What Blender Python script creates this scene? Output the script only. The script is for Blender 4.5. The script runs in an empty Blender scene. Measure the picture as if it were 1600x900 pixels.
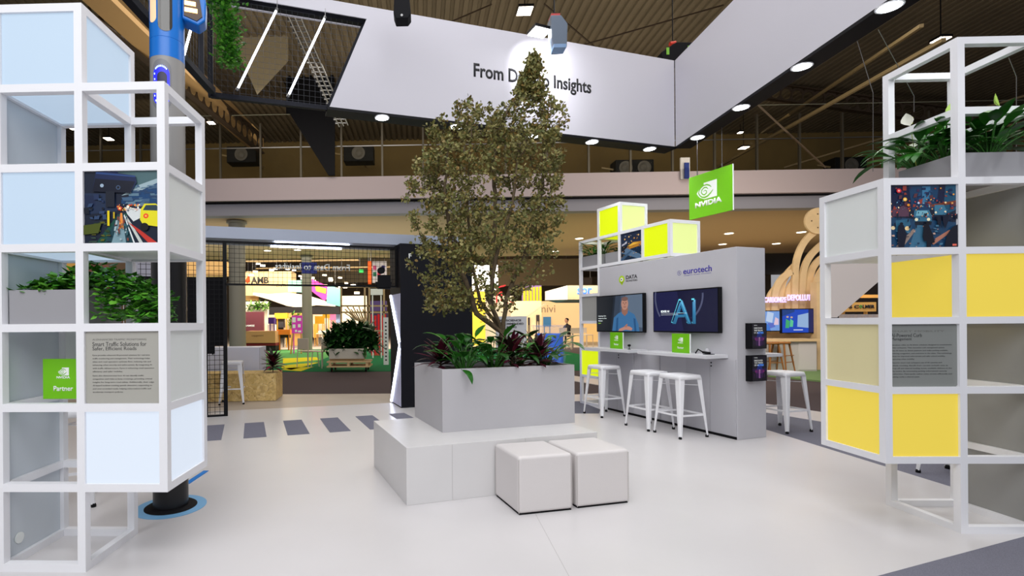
import bpy, bmesh, math, random
from mathutils import Vector, Matrix
R = random.Random(11)
C = bpy.context.scene.collection
PI = math.pi
# ---------------------------------------------------------------- camera
F, CX, CY, YAW, ROLL, H = 778.9, 636.4, 504.7, -0.027, 0.008, 1.23
def ray(u, v):
    du, dv = u - CX, v - CY
    c, s = math.cos(ROLL), math.sin(ROLL)
    a, b = (du*c - dv*s)/F, (du*s + dv*c)/F
    cy, sy = math.cos(YAW), math.sin(YAW)
    return Vector((a*cy + sy, -a*sy + cy, -b))
CAMP = Vector((0, 0, H))
def FL(u, v, z=0.0):
    r = ray(u, v); return CAMP + r*((z - H)/r.z)
def AT(u, v, Y):
    r = ray(u, v); return CAMP + r*(Y/r.y)
def ONP(u, v, p0, ang, off=0.0):
    """point of the view ray on the upright plane through p0 with direction ang, moved off along its back side"""
    n = Vector((-math.sin(ang), math.cos(ang), 0)); r = ray(u, v)
    p = Vector((p0[0], p0[1], 0)) + n*off
    return CAMP + r*((p - CAMP).dot(n)/r.dot(n))
cd = bpy.data.cameras.new('camera'); cam = bpy.data.objects.new('camera', cd); C.objects.link(cam)
cd.sensor_width = 36; cd.lens = F/1600*36
cd.shift_x = (800 - CX)/1600; cd.shift_y = (CY - 450)/1600
cd.clip_end = 200; cd.clip_start = .05
cam.matrix_world = Matrix.Translation(CAMP) @ Matrix.Rotation(-YAW, 4, 'Z') @ Matrix.Rotation(PI/2, 4, 'X') @ Matrix.Rotation(-ROLL, 4, 'Z')
bpy.context.scene.camera = cam
# ---------------------------------------------------------------- materials
def lin(c):
    return tuple(((x/255)/12.92 if x/255 <= .04045 else ((x/255 + .055)/1.055)**2.4) for x in c)
MATS = {}
def mat(name, col, rough=.5, metal=0, emit=0, ecol=None, spec=.5, noise=0, nscale=8, bump=0, bscale=60, alpha=1, trans=0, ior=1.45):
    if name in MATS: return MATS[name]
    m = bpy.data.materials.new(name); m.use_nodes = True; nt = m.node_tree; b = nt.nodes['Principled BSDF']
    c = lin(col) + (1,)
    b.inputs['Base Color'].default_value = c
    b.inputs['Roughness'].default_value = rough; b.inputs['Metallic'].default_value = metal
    b.inputs['Specular IOR Level'].default_value = spec
    b.inputs['Transmission Weight'].default_value = trans; b.inputs['IOR'].default_value = ior
    b.inputs['Alpha'].default_value = alpha
    if emit:
        b.inputs['Emission Color'].default_value = lin(ecol or col) + (1,); b.inputs['Emission Strength'].default_value = emit
    if noise or bump:
        tc = nt.nodes.new('ShaderNodeTexCoord')
    if noise:
        n = nt.nodes.new('ShaderNodeTexNoise'); n.inputs['Scale'].default_value = nscale; n.inputs['Detail'].default_value = 5
        nt.links.new(tc.outputs['Object'], n.inputs['Vector'])
        r = nt.nodes.new('ShaderNodeValToRGB'); r.color_ramp.elements[0].position = .3; r.color_ramp.elements[1].position = .7
        r.color_ramp.elements[0].color = tuple(x*(1 - noise) for x in c[:3]) + (1,)
        r.color_ramp.elements[1].color = tuple(min(1, x*(1 + noise)) for x in c[:3]) + (1,)
        nt.links.new(n.outputs['Fac'], r.inputs['Fac']); nt.links.new(r.outputs['Color'], b.inputs['Base Color'])
    if bump:
        n2 = nt.nodes.new('ShaderNodeTexNoise'); n2.inputs['Scale'].default_value = bscale
        nt.links.new(tc.outputs['Object'], n2.inputs['Vector'])
        bp = nt.nodes.new('ShaderNodeBump'); bp.inputs['Strength'].default_value = bump; bp.inputs['Distance'].default_value = .01
        nt.links.new(n2.outputs['Fac'], bp.inputs['Height']); nt.links.new(bp.outputs['Normal'], b.inputs['Normal'])
    MATS[name] = m; return m
def leafmat(name, cols, rough=.45, trans=.0):
    if name in MATS: return MATS[name]
    m = mat(name, cols[0], rough, spec=.4); nt = m.node_tree; b = nt.nodes['Principled BSDF']
    g = nt.nodes.new('ShaderNodeNewGeometry'); r = nt.nodes.new('ShaderNodeValToRGB')
    while len(r.color_ramp.elements) < len(cols): r.color_ramp.elements.new(.5)
    for i, c in enumerate(cols):
        e = r.color_ramp.elements[i]; e.position = i/(len(cols) - 1); e.color = lin(c) + (1,)
    nt.links.new(g.outputs['Random Per Island'], r.inputs['Fac']); nt.links.new(r.outputs['Color'], b.inputs['Base Color'])
    return m
def attrmat(name, emit=0, rough=.5):
    if name in MATS: return MATS[name]
    m = mat(name, (128, 128, 128), rough); nt = m.node_tree; b = nt.nodes['Principled BSDF']
    a = nt.nodes.new('ShaderNodeAttribute'); a.attribute_name = 'Col'
    if emit:
        b.inputs['Base Color'].default_value = (.01, .01, .01, 1)
        nt.links.new(a.outputs['Color'], b.inputs['Emission Color']); b.inputs['Emission Strength'].default_value = emit
    else:
        nt.links.new(a.outputs['Color'], b.inputs['Base Color'])
    return m
white = mat('white_lacquer', (232, 232, 236), .45)
whitefab = mat('white_fabric', (198, 196, 204), .85, spec=.1)
black = mat('black_metal', (12, 12, 16), .5, spec=.2)
blackm = mat('black_matte', (14, 14, 18), .75, spec=.2)
grey = mat('grey_panel', (190, 189, 195), .55, noise=.03, nscale=2)
ledw = mat('led_white', (235, 240, 255), .4, emit=9)
steel = mat('steel', (150, 150, 150), .3, metal=1)
# ---------------------------------------------------------------- mesh tools
class MB:
    def __init__(s): s.v = []; s.f = []; s.c = []; s.col = None
    def add(s, vs, fs):
        n = len(s.v); s.v += [tuple(x) for x in vs]; s.f += [tuple(i + n for i in f) for f in fs]
        s.c += [s.col]*len(fs)
    def box(s, x0, y0, z0, x1, y1, z1, M=None):
        vs = [Vector((x, y, z)) for z in (z0, z1) for y in (y0, y1) for x in (x0, x1)]
        if M: vs = [M @ v for v in vs]
        s.add(vs, [(0, 2, 3, 1), (4, 5, 7, 6), (0, 1, 5, 4), (2, 6, 7, 3), (0, 4, 6, 2), (1, 3, 7, 5)]); return s
    def bar(s, p, q, w, h=None, up=(0, 0, 1)):
        h = h or w; p = Vector(p); q = Vector(q); d = (q - p).normalized(); u = Vector(up)
        if abs(d.dot(u)) > .98: u = Vector((0, 1, 0))
        a = d.cross(u).normalized(); b = a.cross(d)
        vs = [o + a*sx*w/2 + b*sy*h/2 for o in (p, q) for sx, sy in ((-1, -1), (1, -1), (1, 1), (-1, 1))]
        s.add(vs, [(0, 1, 2, 3), (7, 6, 5, 4), (0, 4, 5, 1), (1, 5, 6, 2), (2, 6, 7, 3), (3, 7, 4, 0)]); return s
    def tube(s, pts, r, n=8, cap=True):
        pts = [Vector(p) for p in pts]; rs = r if isinstance(r, (list, tuple)) else [r]*len(pts)
        vs = []; prev = None
        for i, p in enumerate(pts):
            d = (pts[min(i + 1, len(pts) - 1)] - pts[max(i - 1, 0)]).normalized()
            u = prev if prev is not None else (Vector((0, 0, 1)) if abs(d.z) < .9 else Vector((1, 0, 0)))
            a = (u - d*u.dot(d)).normalized(); b = d.cross(a); prev = a
            vs += [p + a*math.cos(2*PI*k/n)*rs[i] + b*math.sin(2*PI*k/n)*rs[i] for k in range(n)]
        fs = [(i*n + k, i*n + (k + 1) % n, (i + 1)*n + (k + 1) % n, (i + 1)*n + k) for i in range(len(pts) - 1) for k in range(n)]
        if cap: fs += [tuple(range(n))[::-1], tuple((len(pts) - 1)*n + k for k in range(n))]
        s.add(vs, fs); return s
    def lathe(s, prof, n=32, c=(0, 0, 0)):
        vs = [(c[0] + r*math.cos(2*PI*k/n), c[1] + r*math.sin(2*PI*k/n), c[2] + z) for r, z in prof for k in range(n)]
        fs = [(i*n + k, i*n + (k + 1) % n, (i + 1)*n + (k + 1) % n, (i + 1)*n + k) for i in range(len(prof) - 1) for k in range(n)]
        fs += [tuple(range(n))[::-1], tuple((len(prof) - 1)*n + k for k in range(n))]
        s.add(vs, fs); return s
    def prism(s, poly, d0, d1, ax='y', M=None):
        """2d outline (x,z) pushed along y from d0 to d1 (or (x,y) along z)"""
        a = 0
        for i in range(len(poly)):
            x1, z1 = poly[i]; x2, z2 = poly[(i + 1) % len(poly)]; a += x1*z2 - x2*z1
        if a < 0: poly = poly[::-1]
        if d0 > d1: d0, d1 = d1, d0
        n = len(poly)
        if ax == 'y': vs = [Vector((x, d, z)) for d in (d0, d1) for x, z in poly]
        else: vs = [Vector((x, y, d)) for d in (d1, d0) for x, y in poly]
        if M: vs = [M @ v for v in vs]
        s.add(vs, [tuple(range(n)), tuple(range(2*n - 1, n - 1, -1))] + [(i, n + i, n + (i + 1) % n, (i + 1) % n) for i in range(n)]); return s
    def prism3(s, pts, off):
        """3d outline thickened by the vector off"""
        n = len(pts); off = Vector(off); vs = [Vector(p) for p in pts] + [Vector(p) + off for p in pts]
        s.add(vs, [tuple(range(n))[::-1], tuple(range(n, 2*n))] + [(i, (i + 1) % n, n + (i + 1) % n, n + i) for i in range(n)]); return s
    def build(s, name, m, parent=None, smooth=False, bevel=0, loc=None, seg=2, fix=False):
        me = bpy.data.meshes.new(name); me.from_pydata(s.v, [], s.f)
        if any(c is not None for c in s.c):
            at = me.color_attributes.new('Col', 'FLOAT_COLOR', 'CORNER'); k = 0
            for p, c in zip(me.polygons, s.c):
                cc = lin(c or (0, 0, 0)) + (1,)
                for li in p.loop_indices: at.data[li].color = cc
        if fix:
            bm = bmesh.new(); bm.from_mesh(me); bmesh.ops.recalc_face_normals(bm, faces=bm.faces); bm.to_mesh(me); bm.free()
        me.materials.append(m)
        if smooth:
            for p in me.polygons: p.use_smooth = True
        o = bpy.data.objects.new(name, me); C.objects.link(o)
        if parent: o.parent = parent
        if loc is not None: o.location = loc
        if bevel:
            b = o.modifiers.new('bevel', 'BEVEL'); b.width = bevel; b.segments = seg; b.limit_method = 'ANGLE'; b.angle_limit = .6
            if smooth is None: pass
        return o
def smooth_angle(o, a=.6):
    for p in o.data.polygons: p.use_smooth = True
    try: o.data.set_sharp_from_angle(angle=a)
    except Exception: pass
    return o
def thing(name, label, cat, loc=(0, 0, 0), rz=0, group=None):
    o = bpy.data.objects.new(name, None); C.objects.link(o); o.location = loc; o.rotation_euler = (0, 0, rz)
    o.empty_display_size = .1
    return tag(o, label, cat, group)
def tag(o, label, cat, group=None, kind=None):
    o['label'] = label; o['category'] = cat
    if group: o['group'] = group
    if kind: o['kind'] = kind
    return o
def struct(o, label=None):
    o['kind'] = 'structure'
    if label: o['label'] = label
    return o
def dup(root, loc, rz, label, group=None):
    r = root.copy(); C.objects.link(r); r.location = loc; r.rotation_euler = (0, 0, rz); r['label'] = label
    if group: r['group'] = group
    def kids(a, b, kd):
        for ch in kd.get(a.name, []):
            c = ch.copy(); C.objects.link(c); c.parent = b; kids(ch, c, kd)
    kd = {}
    for x in list(bpy.data.objects):
        if x.parent: kd.setdefault(x.parent.name, []).append(x)
    kids(root, r, kd); return r
def text(body, parent, x, z, w, h, m, y=0.0, depth=.002, name='lettering', mirror=False, bold=0, align='l', label=None, spacing=1):
    """lettering standing in the parent's xz plane, facing -y, fitted into a w by h box whose lower left corner is x,z"""
    cu = bpy.data.curves.new(name, 'FONT'); cu.body = body; cu.size = 1; cu.offset = bold; cu.space_character = spacing; cu.resolution_u = 3
    tmp = bpy.data.objects.new('tmp', cu); me = bpy.data.meshes.new_from_object(tmp)
    bpy.data.objects.remove(tmp); bpy.data.curves.remove(cu)
    xs = [v.co.x for v in me.vertices]; ys = [v.co.y for v in me.vertices]
    bw, bh = max(xs) - min(xs), max(ys) - min(ys); x0, y0 = min(xs), min(ys)
    sx = w/bw if w else h/bh; sy = h/bh if h else sx
    for v in me.vertices:
        a = (v.co.x - x0)*sx
        if mirror: a = (w or bw*sx) - a
        v.co = (x + a, y, z + (v.co.y - y0)*sy)
    bm = bmesh.new(); bm.from_mesh(me)
    r = bmesh.ops.extrude_face_region(bm, geom=bm.faces[:])
    for g in r['geom']:
        if isinstance(g, bmesh.types.BMVert): g.co.y -= depth
    bmesh.ops.recalc_face_normals(bm, faces=bm.faces[:])
    bm.to_mesh(me); bm.free()
    me.name = name; me.materials.clear(); me.materials.append(m)
    o = bpy.data.objects.new(name, me); C.objects.link(o); o.parent = parent
    if label: o['label'] = label
    return o
def picture(name, parent, x, z, w, h, y, polys, m, bg=(20, 20, 30), th=.004):
    """flat print in the parent's xz plane facing -y; polys = (colour, [(u,v)...]) in 0..1"""
    b = MB(); b.col = bg; b.box(x, y, z, x + w, y + th, z + h)
    for k, (c, pl) in enumerate(polys):
        b.col = c; d = y - .00004*(k + 1) - .0002
        pts = [(x + min(1, max(0, u))*w, z + min(1, max(0, v))*h) for u, v in pl]
        a = sum(pts[i][0]*pts[(i + 1) % len(pts)][1] - pts[(i + 1) % len(pts)][0]*pts[i][1] for i in range(len(pts)))
        if a < 0: pts = pts[::-1]
        b.add([(p, d, q) for p, q in pts], [tuple(range(len(pts)))])
    return b.build(name, m, parent)
def speck(n_, pal, reg, s, seed, tall=1):
    r = random.Random(seed); out = []
    for k in range(n_):
        x = r.uniform(reg[0], reg[2]); y = r.uniform(reg[1], reg[3]); a = s*r.uniform(.4, 1.4); h = a*r.uniform(.5, 1.6)*tall; t = r.uniform(-.4, .4)*a
        out.append((pal[r.randrange(len(pal))], [(x, y), (x + a, y + t*.3), (x + a + t, y + h), (x + t, y + h*.9)]))
    return out
def circ(cx, cy, r, n=20, ry=None, a0=0, a1=2*PI):
    ry = ry or r
    return [(cx + r*math.cos(a0 + (a1 - a0)*k/n), cy + ry*math.sin(a0 + (a1 - a0)*k/n)) for k in range(n)]
def ribbon(pts, w):
    """closed outline of a stroke"""
    L = []; Rr = []
    for i, p in enumerate(pts):
        a = pts[max(0, i - 1)]; b = pts[min(len(pts) - 1, i + 1)]; dx, dy = b[0] - a[0], b[1] - a[1]; l = math.hypot(dx, dy) or 1
        ww = w[i] if isinstance(w, (list, tuple)) else w
        L.append((p[0] - dy/l*ww/2, p[1] + dx/l*ww/2)); Rr.append((p[0] + dy/l*ww/2, p[1] - dx/l*ww/2))
    return L, Rr
def stroke(b, pts, w, x, z, s, y, M=None):
    L, Rr = ribbon(pts, w)
    for i in range(len(pts) - 1):
        q = [L[i], Rr[i], Rr[i + 1], L[i + 1]]
        b.add([(x + u*s, y, z + v*s) for u, v in q], [(0, 1, 2, 3)])
signgreen = mat('sign_green', (112, 190, 10), .5)
signwhite = mat('sign_white', (245, 248, 245), .5)
def eye_logo(parent, x, z, s, y, mg=None, mw=None):
    """white eye emblem of width s, its lower left corner at x,z"""
    mg = mg or signgreen; mw = mw or signwhite
    h = .72
    b = MB()
    sq = [(.36, 0), (1, 0), (1, h), (.36, h)]
    lens = [(.36, h*.84), (.2, h*.74), (.08, h*.6), (0, h*.46), (.07, h*.3), (.18, h*.14), (.36, h*.02)]
    for k, pl in enumerate((sq, lens)):
        b.prism([(x + u*s, z + v*s) for u, v in pl], y, y - .0015)
    b.build('emblem', mw, parent)
    g = MB(); yy = y - .0022
    out = [(.74, h*.62), (.66, h*.74), (.52, h*.84), (.36, h*.84), (.22, h*.74), (.13, h*.6), (.1, h*.45), (.17, h*.28), (.27, h*.16), (.4, h*.1), (.56, h*.14), (.7, h*.28), (.82, h*.44)]
    stroke(g, out, [.02, .05, .06, .05, .045, .045, .045, .045, .05, .07, .07, .06, .02], x, z, s, yy)
    inn = [(.58, h*.56), (.5, h*.68), (.38, h*.7), (.27, h*.6), (.24, h*.46), (.3, h*.32), (.4, h*.26), (.5, h*.34), (.5, h*.46), (.42, h*.54), (.36, h*.47)]
    stroke(g, inn, [.02, .05, .055, .05, .045, .045, .06, .05, .04, .03, .02], x, z, s, yy)
    g.build('emblem_line', mg, parent, fix=False)
# ---------------------------------------------------------------- stand geometry (metres)
PX, PD, T, PK = .417, .422, .04, .4
SY = .316                                  # the stand's oblique direction
def fr(p, ang): return Matrix.Translation(p) @ Matrix.Rotation(ang, 4, 'Z')
def rack(root, cells):
    def n(i, j, k): return Vector((T/2 + i*PX, T/2 + j*PD, T/2 + k*PK))
    nodes = set(); edges = set()
    for i, k in cells:
        for di in (0, 1):
            for dj in (0, 1):
                for dk in (0, 1):
                    a = (i + di, dj, k + dk); nodes.add(a)
                    if not di: edges.add((a, (i + 1, dj, k + dk)))
                    if not dj: edges.add((a, (i + di, 1, k + dk)))
                    if not dk: edges.add((a, (i + di, dj, k + 1)))
    b = MB(); h = T/2
    for a in nodes:
        p = n(*a); b.box(p.x - h, p.y - h, p.z - h, p.x + h, p.y + h, p.z + h)
    for a, c in edges:
        p, q = n(*a), n(*c); d = (q - p).normalized()*h; lo, hi = p + d, q - d
        e = Vector((0 if d.x else h, 0 if d.y else h, 0 if d.z else h))
        b.box(*(lo - e), *(hi + e))
    bm = bmesh.new(); me = bpy.data.meshes.new('tmp'); me.from_pydata(b.v, [], b.f); bm.from_mesh(me)
    bmesh.ops.remove_doubles(bm, verts=bm.verts, dist=1e-4)
    seen = {}
    for f in list(bm.faces):
        seen.setdefault(tuple(sorted(v.index for v in f.verts)), []).append(f)
    bmesh.ops.delete(bm, geom=[f for l in seen.values() if len(l) > 1 for f in l], context='FACES_ONLY')
    bmesh.ops.recalc_face_normals(bm, faces=bm.faces); bm.to_mesh(me); bm.free()
    me.materials.append(white); o = bpy.data.objects.new('frame', me); C.objects.link(o); o.parent = root; return o
def panel(root, i, k, face, m, name='panel', label=None, th=.005, ins=.012):
    x0, x1 = T + i*PX + .0005, i*PX + PX - .0005; y0, y1 = T + .0005, PD - .0005; z0, z1 = T + k*PK + .0005, k*PK + PK - .0005
    b = MB()
    if face == 'front': b.box(x0, ins, z0, x1, ins + th, z1)
    elif face == 'back': b.box(x0, PD + T - ins - th, z0, x1, PD + T - ins, z1)
    elif face == 'left': b.box(i*PX + ins, y0, z0, i*PX + ins + th, y1, z1)
    elif face == 'right': b.box(i*PX + PX + T - ins - th, y0, z0, i*PX + PX + T - ins, y1, z1)
    elif face == 'bottom': b.box(x0, y0, k*PK + ins, x1, y1, k*PK + ins + th)
    elif face == 'top': b.box(x0, y0, k*PK + PK + T - ins - th, x1, y1, k*PK + PK + T - ins)
    o = b.build(name, m, root)
    if label: o['label'] = label
    return o
litblue = mat('lit_blue', (120, 132, 142), .5, emit=.62, ecol=(205, 228, 252))
litwhite = mat('lit_white', (120, 125, 130), .5, emit=.78, ecol=(225, 236, 252))
lityel = mat('lit_yellow', (150, 130, 50), .5, emit=.62, ecol=(250, 224, 84))
litchar = mat('lit_chartreuse', (130, 140, 0), .5, emit=.8, ecol=(228, 245, 0))
litpale = mat('lit_pale_green', (150, 160, 100), .5, emit=.7, ecol=(236, 248, 160))
frost = mat('frosted_white', (228, 232, 230), .35)
frostg = mat('frosted_grey', (200, 207, 214), .35)
frosty = mat('frosted_glow_tint', (228, 218, 170), .35)  # yellow tint stands in for the glow inside the rack
greyp = mat('grey_side', (150, 150, 148), .4)
planterg = mat('planter_grey', (150, 149, 153), .6)
boardg = mat('board_grey', (168, 166, 158), .4)
boardd = mat('board_dark', (132, 135, 132), .4)
ink = mat('ink', (45, 45, 48), .6)
prnt = attrmat('print', 0, .3)
screen = attrmat('screen', .9, .15)
# ---- left rack
LR = thing('display_rack', 'white cube-frame display rack with pale blue lit panels, left edge of the stand', 'display rack', (-2.136, 2.44, 0))
rack(LR, [(0, k) for k in range(7)] + [(1, k) for k in range(1, 6)])
for i, k, f in ((0, 6, 'front'), (0, 6, 'right'), (0, 6, 'bottom'), (0, 4, 'front'), (0, 4, 'bottom')): panel(LR, i, k, f, litblue, 'lit_panel', 'pale blue backlit panel')
panel(LR, 0, 6, 'back', litblue, 'lit_panel', 'pale blue backlit panel')
for i, k, f in ((1, 1, 'front'), (1, 1, 'right')): panel(LR, i, k, f, litwhite, 'lit_panel', 'bright white backlit panel')
for k in (5, 3, 2, 1, 0): panel(LR, 0, k, 'left', frostg, 'side_panel')
panel(LR, 1, 4, 'right', frost, 'side_panel'); panel(LR, 1, 2, 'right', frost, 'side_panel'); panel(LR, 0, 2, 'back', frost, 'back_panel')
panel(LR, 1, 4, 'bottom', frost, 'shelf_panel')
b = MB(); b.lathe([(.028, 0), (.028, .006)], 24); o = b.build('round_plug', frost, LR); o.matrix_local = Matrix.Translation((.019, .12, .12)) @ Matrix.Rotation(PI/2, 4, 'Y')
def para(parent, x, z, w, lines, lh, m, y, name='text_line'):
    full = max(len(l) for l in lines)
    for n_, l in enumerate(lines):
        text(l, parent, x, z - n_*lh, w*len(l)/full, lh*.52, m, y, .0006, name)
def board(parent, x, z, w, h, y, m, kick, title, p1, p2, left=.035):
    b = MB(); b.prism([(x + .008, z), (x + w - .008, z), (x + w, z + .008), (x + w, z + h - .008), (x + w - .008, z + h), (x + .008, z + h), (x, z + h - .008), (x, z + .008)], y, y + .005)
    o = b.build('text_board', m, parent); o['label'] = 'grey board printed with dark text'
    tx = x + left; tw = w - left - .03
    text(kick, o, tx, z + h*.875, tw*.88, .009, mat('ink_soft', (110, 110, 106), .6), y, .0006)
    for n_, l in enumerate(title): text(l, o, tx, z + h*(.795 - .065*n_), tw*.88*len(l)/max(26, len(title[0])), .021, ink, y, .0006)
    para(o, tx, z + h*.655, tw, p1, .0163, ink, y); para(o, tx, z + h*.37, tw, p2, .0163, ink, y)
board(LR, T + PX + .0005, T + 2*PK + .0005, PX - T - .001, PK - T - .001, .012, boardg, 'AI-ENHANCED TRAFFIC MONITORING', ['Smart Traffic Solutions for', 'Safer, Efficient Roads'],
      ['Fyma provides advanced AI-powered solutions for real-time', 'traffic monitoring and management. Their technology helps', 'cities and road operators optimise flow, reducing risk and', 'enhancing urban security and enforcement. By integrating AI', 'with traffic infrastructure, Fyma is enhancing road operation', 'efficiency and safer mobility.'],
      ['Fyma also demonstrates how AI can identify traffic', 'congestion and risks at busy crossings, providing critical', 'insights for long-term road safety. Additionally, their edge', 'AI-based incident tracking speeds detection, responding to', 'and over-crowded roads, helping cities reduce traffic and', 'accelerate transport policies.'])
ph = [((14, 40, 96), [(0, 1), (.2, 1), (1, .72), (1, 1)]), ((70, 100, 105), [(.45, 1), (1, 1), (1, .55), (.6, .66)]), ((150, 172, 180), [(.5, .66), (.72, .8), (1, .9), (1, .76), (.7, .7)]),
      ((10, 60, 105), [(.5, .6), (1, .84), (1, .52), (.5, .55)]), ((26, 42, 70), [(0, .7), (.4, .7), (.45, .45), (0, .4)]), ((20, 34, 66), [(0, .5), (.15, .52), (.15, .66), (0, .68)]),
      ((16, 70, 60), [(.15, 0), (.45, .4), (.6, .42), (.5, .3), (.48, 0)]), ((24, 60, 70), [(.27, 0), (.45, .38), (.52, .42), (.68, 0)]), ((120, 150, 160), [(.36, 0), (.47, .36), (.51, .38), (.56, 0)]), ((230, 140, 60), [(.46, .2), (.485, .42), (.51, .42), (.53, .2)]),
      ((210, 215, 215), [(.54, .5), (.8, .47), (.78, .36), (.66, .3), (.58, .4)]), ((190, 195, 190), [(.55, .36), (.74, 0), (.79, 0), (.57, .38)]), ((190, 50, 40), [(.58, .3), (.86, 0), (.98, 0), (.75, .18)]), ((220, 225, 225), [(.53, .38), (.66, 0), (.68, 0), (.54, .4)]),
      ] + speck(40, [(60, 90, 120), (90, 120, 140), (30, 60, 96)], (.5, .5, .95, .8), .1, 1, .25) + speck(46, [(240, 120, 50), (250, 190, 90), (200, 60, 40), (230, 230, 220), (40, 60, 90)], (.42, .44, .8, .53), .016, 2) + speck(30, [(40, 60, 30), (90, 90, 24), (24, 34, 40), (50, 70, 60)], (0, 0, .34, .3), .05, 3, .4) + speck(24, [(30, 46, 80), (44, 66, 100), (12, 20, 34)], (0, .3, .38, .68), .05, 4) + speck(30, [(160, 180, 185), (50, 90, 100), (120, 60, 50)], (.4, .02, .6, .34), .02, 5, 2) + [
      ((18, 32, 72), [(.17, .99), (.3, 1), (.7, .93), (.72, .84), (.64, .7), (.12, .72)]), ((8, 14, 34), [(.16, .9), (.7, .85), (.63, .69), (.12, .72)]), ((38, 66, 120), [(.17, .99), (.7, .93), (.7, .91), (.17, .965)]),
      ((150, 170, 190), circ(.25, .8, .025)), ((60, 80, 110), circ(.47, .77, .03)), ((6, 10, 24), circ(.47, .77, .018)), ((20, 26, 40), [(.3, .72), (.42, .72), (.42, .5), (.3, .5)]),
      ((222, 200, 20), [(.32, .45), (.35, .45), (.35, .24), (.32, .24)]), ((200, 170, 20), [(.4, .43), (.42, .43), (.42, .34), (.4, .34)]), ((70, 80, 20), [(0, .25), (.24, .28), (.2, .14), (0, .12)]),
      ((224, 214, 30), [(.77, .46), (.82, .54), (.97, .54), (1, .52), (1, .22), (.8, .25), (.76, .32)]), ((40, 60, 70), [(.8, .45), (.84, .52), (.98, .52), (1, .5), (1, .44)]), ((235, 70, 30), circ(.84, .37, .035)), ((250, 190, 80), circ(.84, .37, .015)), ((12, 12, 14), circ(.82, .22, .055)), ((200, 60, 40), circ(.49, .48, .03)),
      ((255, 220, 120), circ(.49, .48, .014)), ((220, 90, 40), circ(.62, .52, .014)), ((240, 130, 50), circ(.69, .52, .012)), ((250, 235, 210), circ(.6, .5, .02))]
b_ = T
o = picture('photo_panel', LR, T + PX + .0005, T + 4*PK + .0005, PX - T - .001, PK - T - .001, .012, ph, prnt, (16, 26, 46)); o['label'] = 'photo of a roadside camera, wet street and yellow car at dusk'
# ---- right rack
RR = thing('display_rack', 'white cube-frame display rack with yellow lit panels, right edge of the stand', 'display rack', (2.662, 2.934, 0))
rack(RR, [(0, k) for k in range(1, 5)] + [(1, k) for k in range(7)])
for i, k, f in ((0, 1, 'front'), (0, 1, 'left'), (1, 3, 'front'), (1, 3, 'left')): panel(RR, i, k, f, lityel, 'lit_panel', 'yellow backlit panel')
panel(RR, 0, 4, 'left', frost, 'side_panel'); panel(RR, 0, 2, 'left', frosty, 'side_panel'); panel(RR, 1, 2, 'left', frosty, 'side_panel', ins=.006)
for k in (4, 2, 1, 0): panel(RR, 1, k, 'right', greyp, 'side_panel')
panel(RR, 1, 4, 'back', greyp, 'back_panel')
board(RR, T + .0005, T + 2*PK + .0005, PX - T - .001, PK - T - .001, .014, boardd, 'SMART MOBILITY', ['AI-Powered Curb', 'Management'],
      ['Barcelona relies on AI-driven solutions designed to revolutionise', 'urban curbspaces. Their innovative curb management system', 'uses AI vision to detect patterns and make parking available,', 'reducing congestion, and emissions in the cities. This technology', 'allows for improved enforcement and safer school mobility,', 'improving urban mobility.'],
      ['Discover more real curbspace use of AI cameras and', 'vehicle counting. Benefit from current curbside uses, as', 'drop-off and shared loading zones, available delivery in the', 'city centre. By automating parking enforcement security', 'authorities, Metropolis makes cities streets efficiently and', 'making curbs a shared asset.'], .008)
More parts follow.
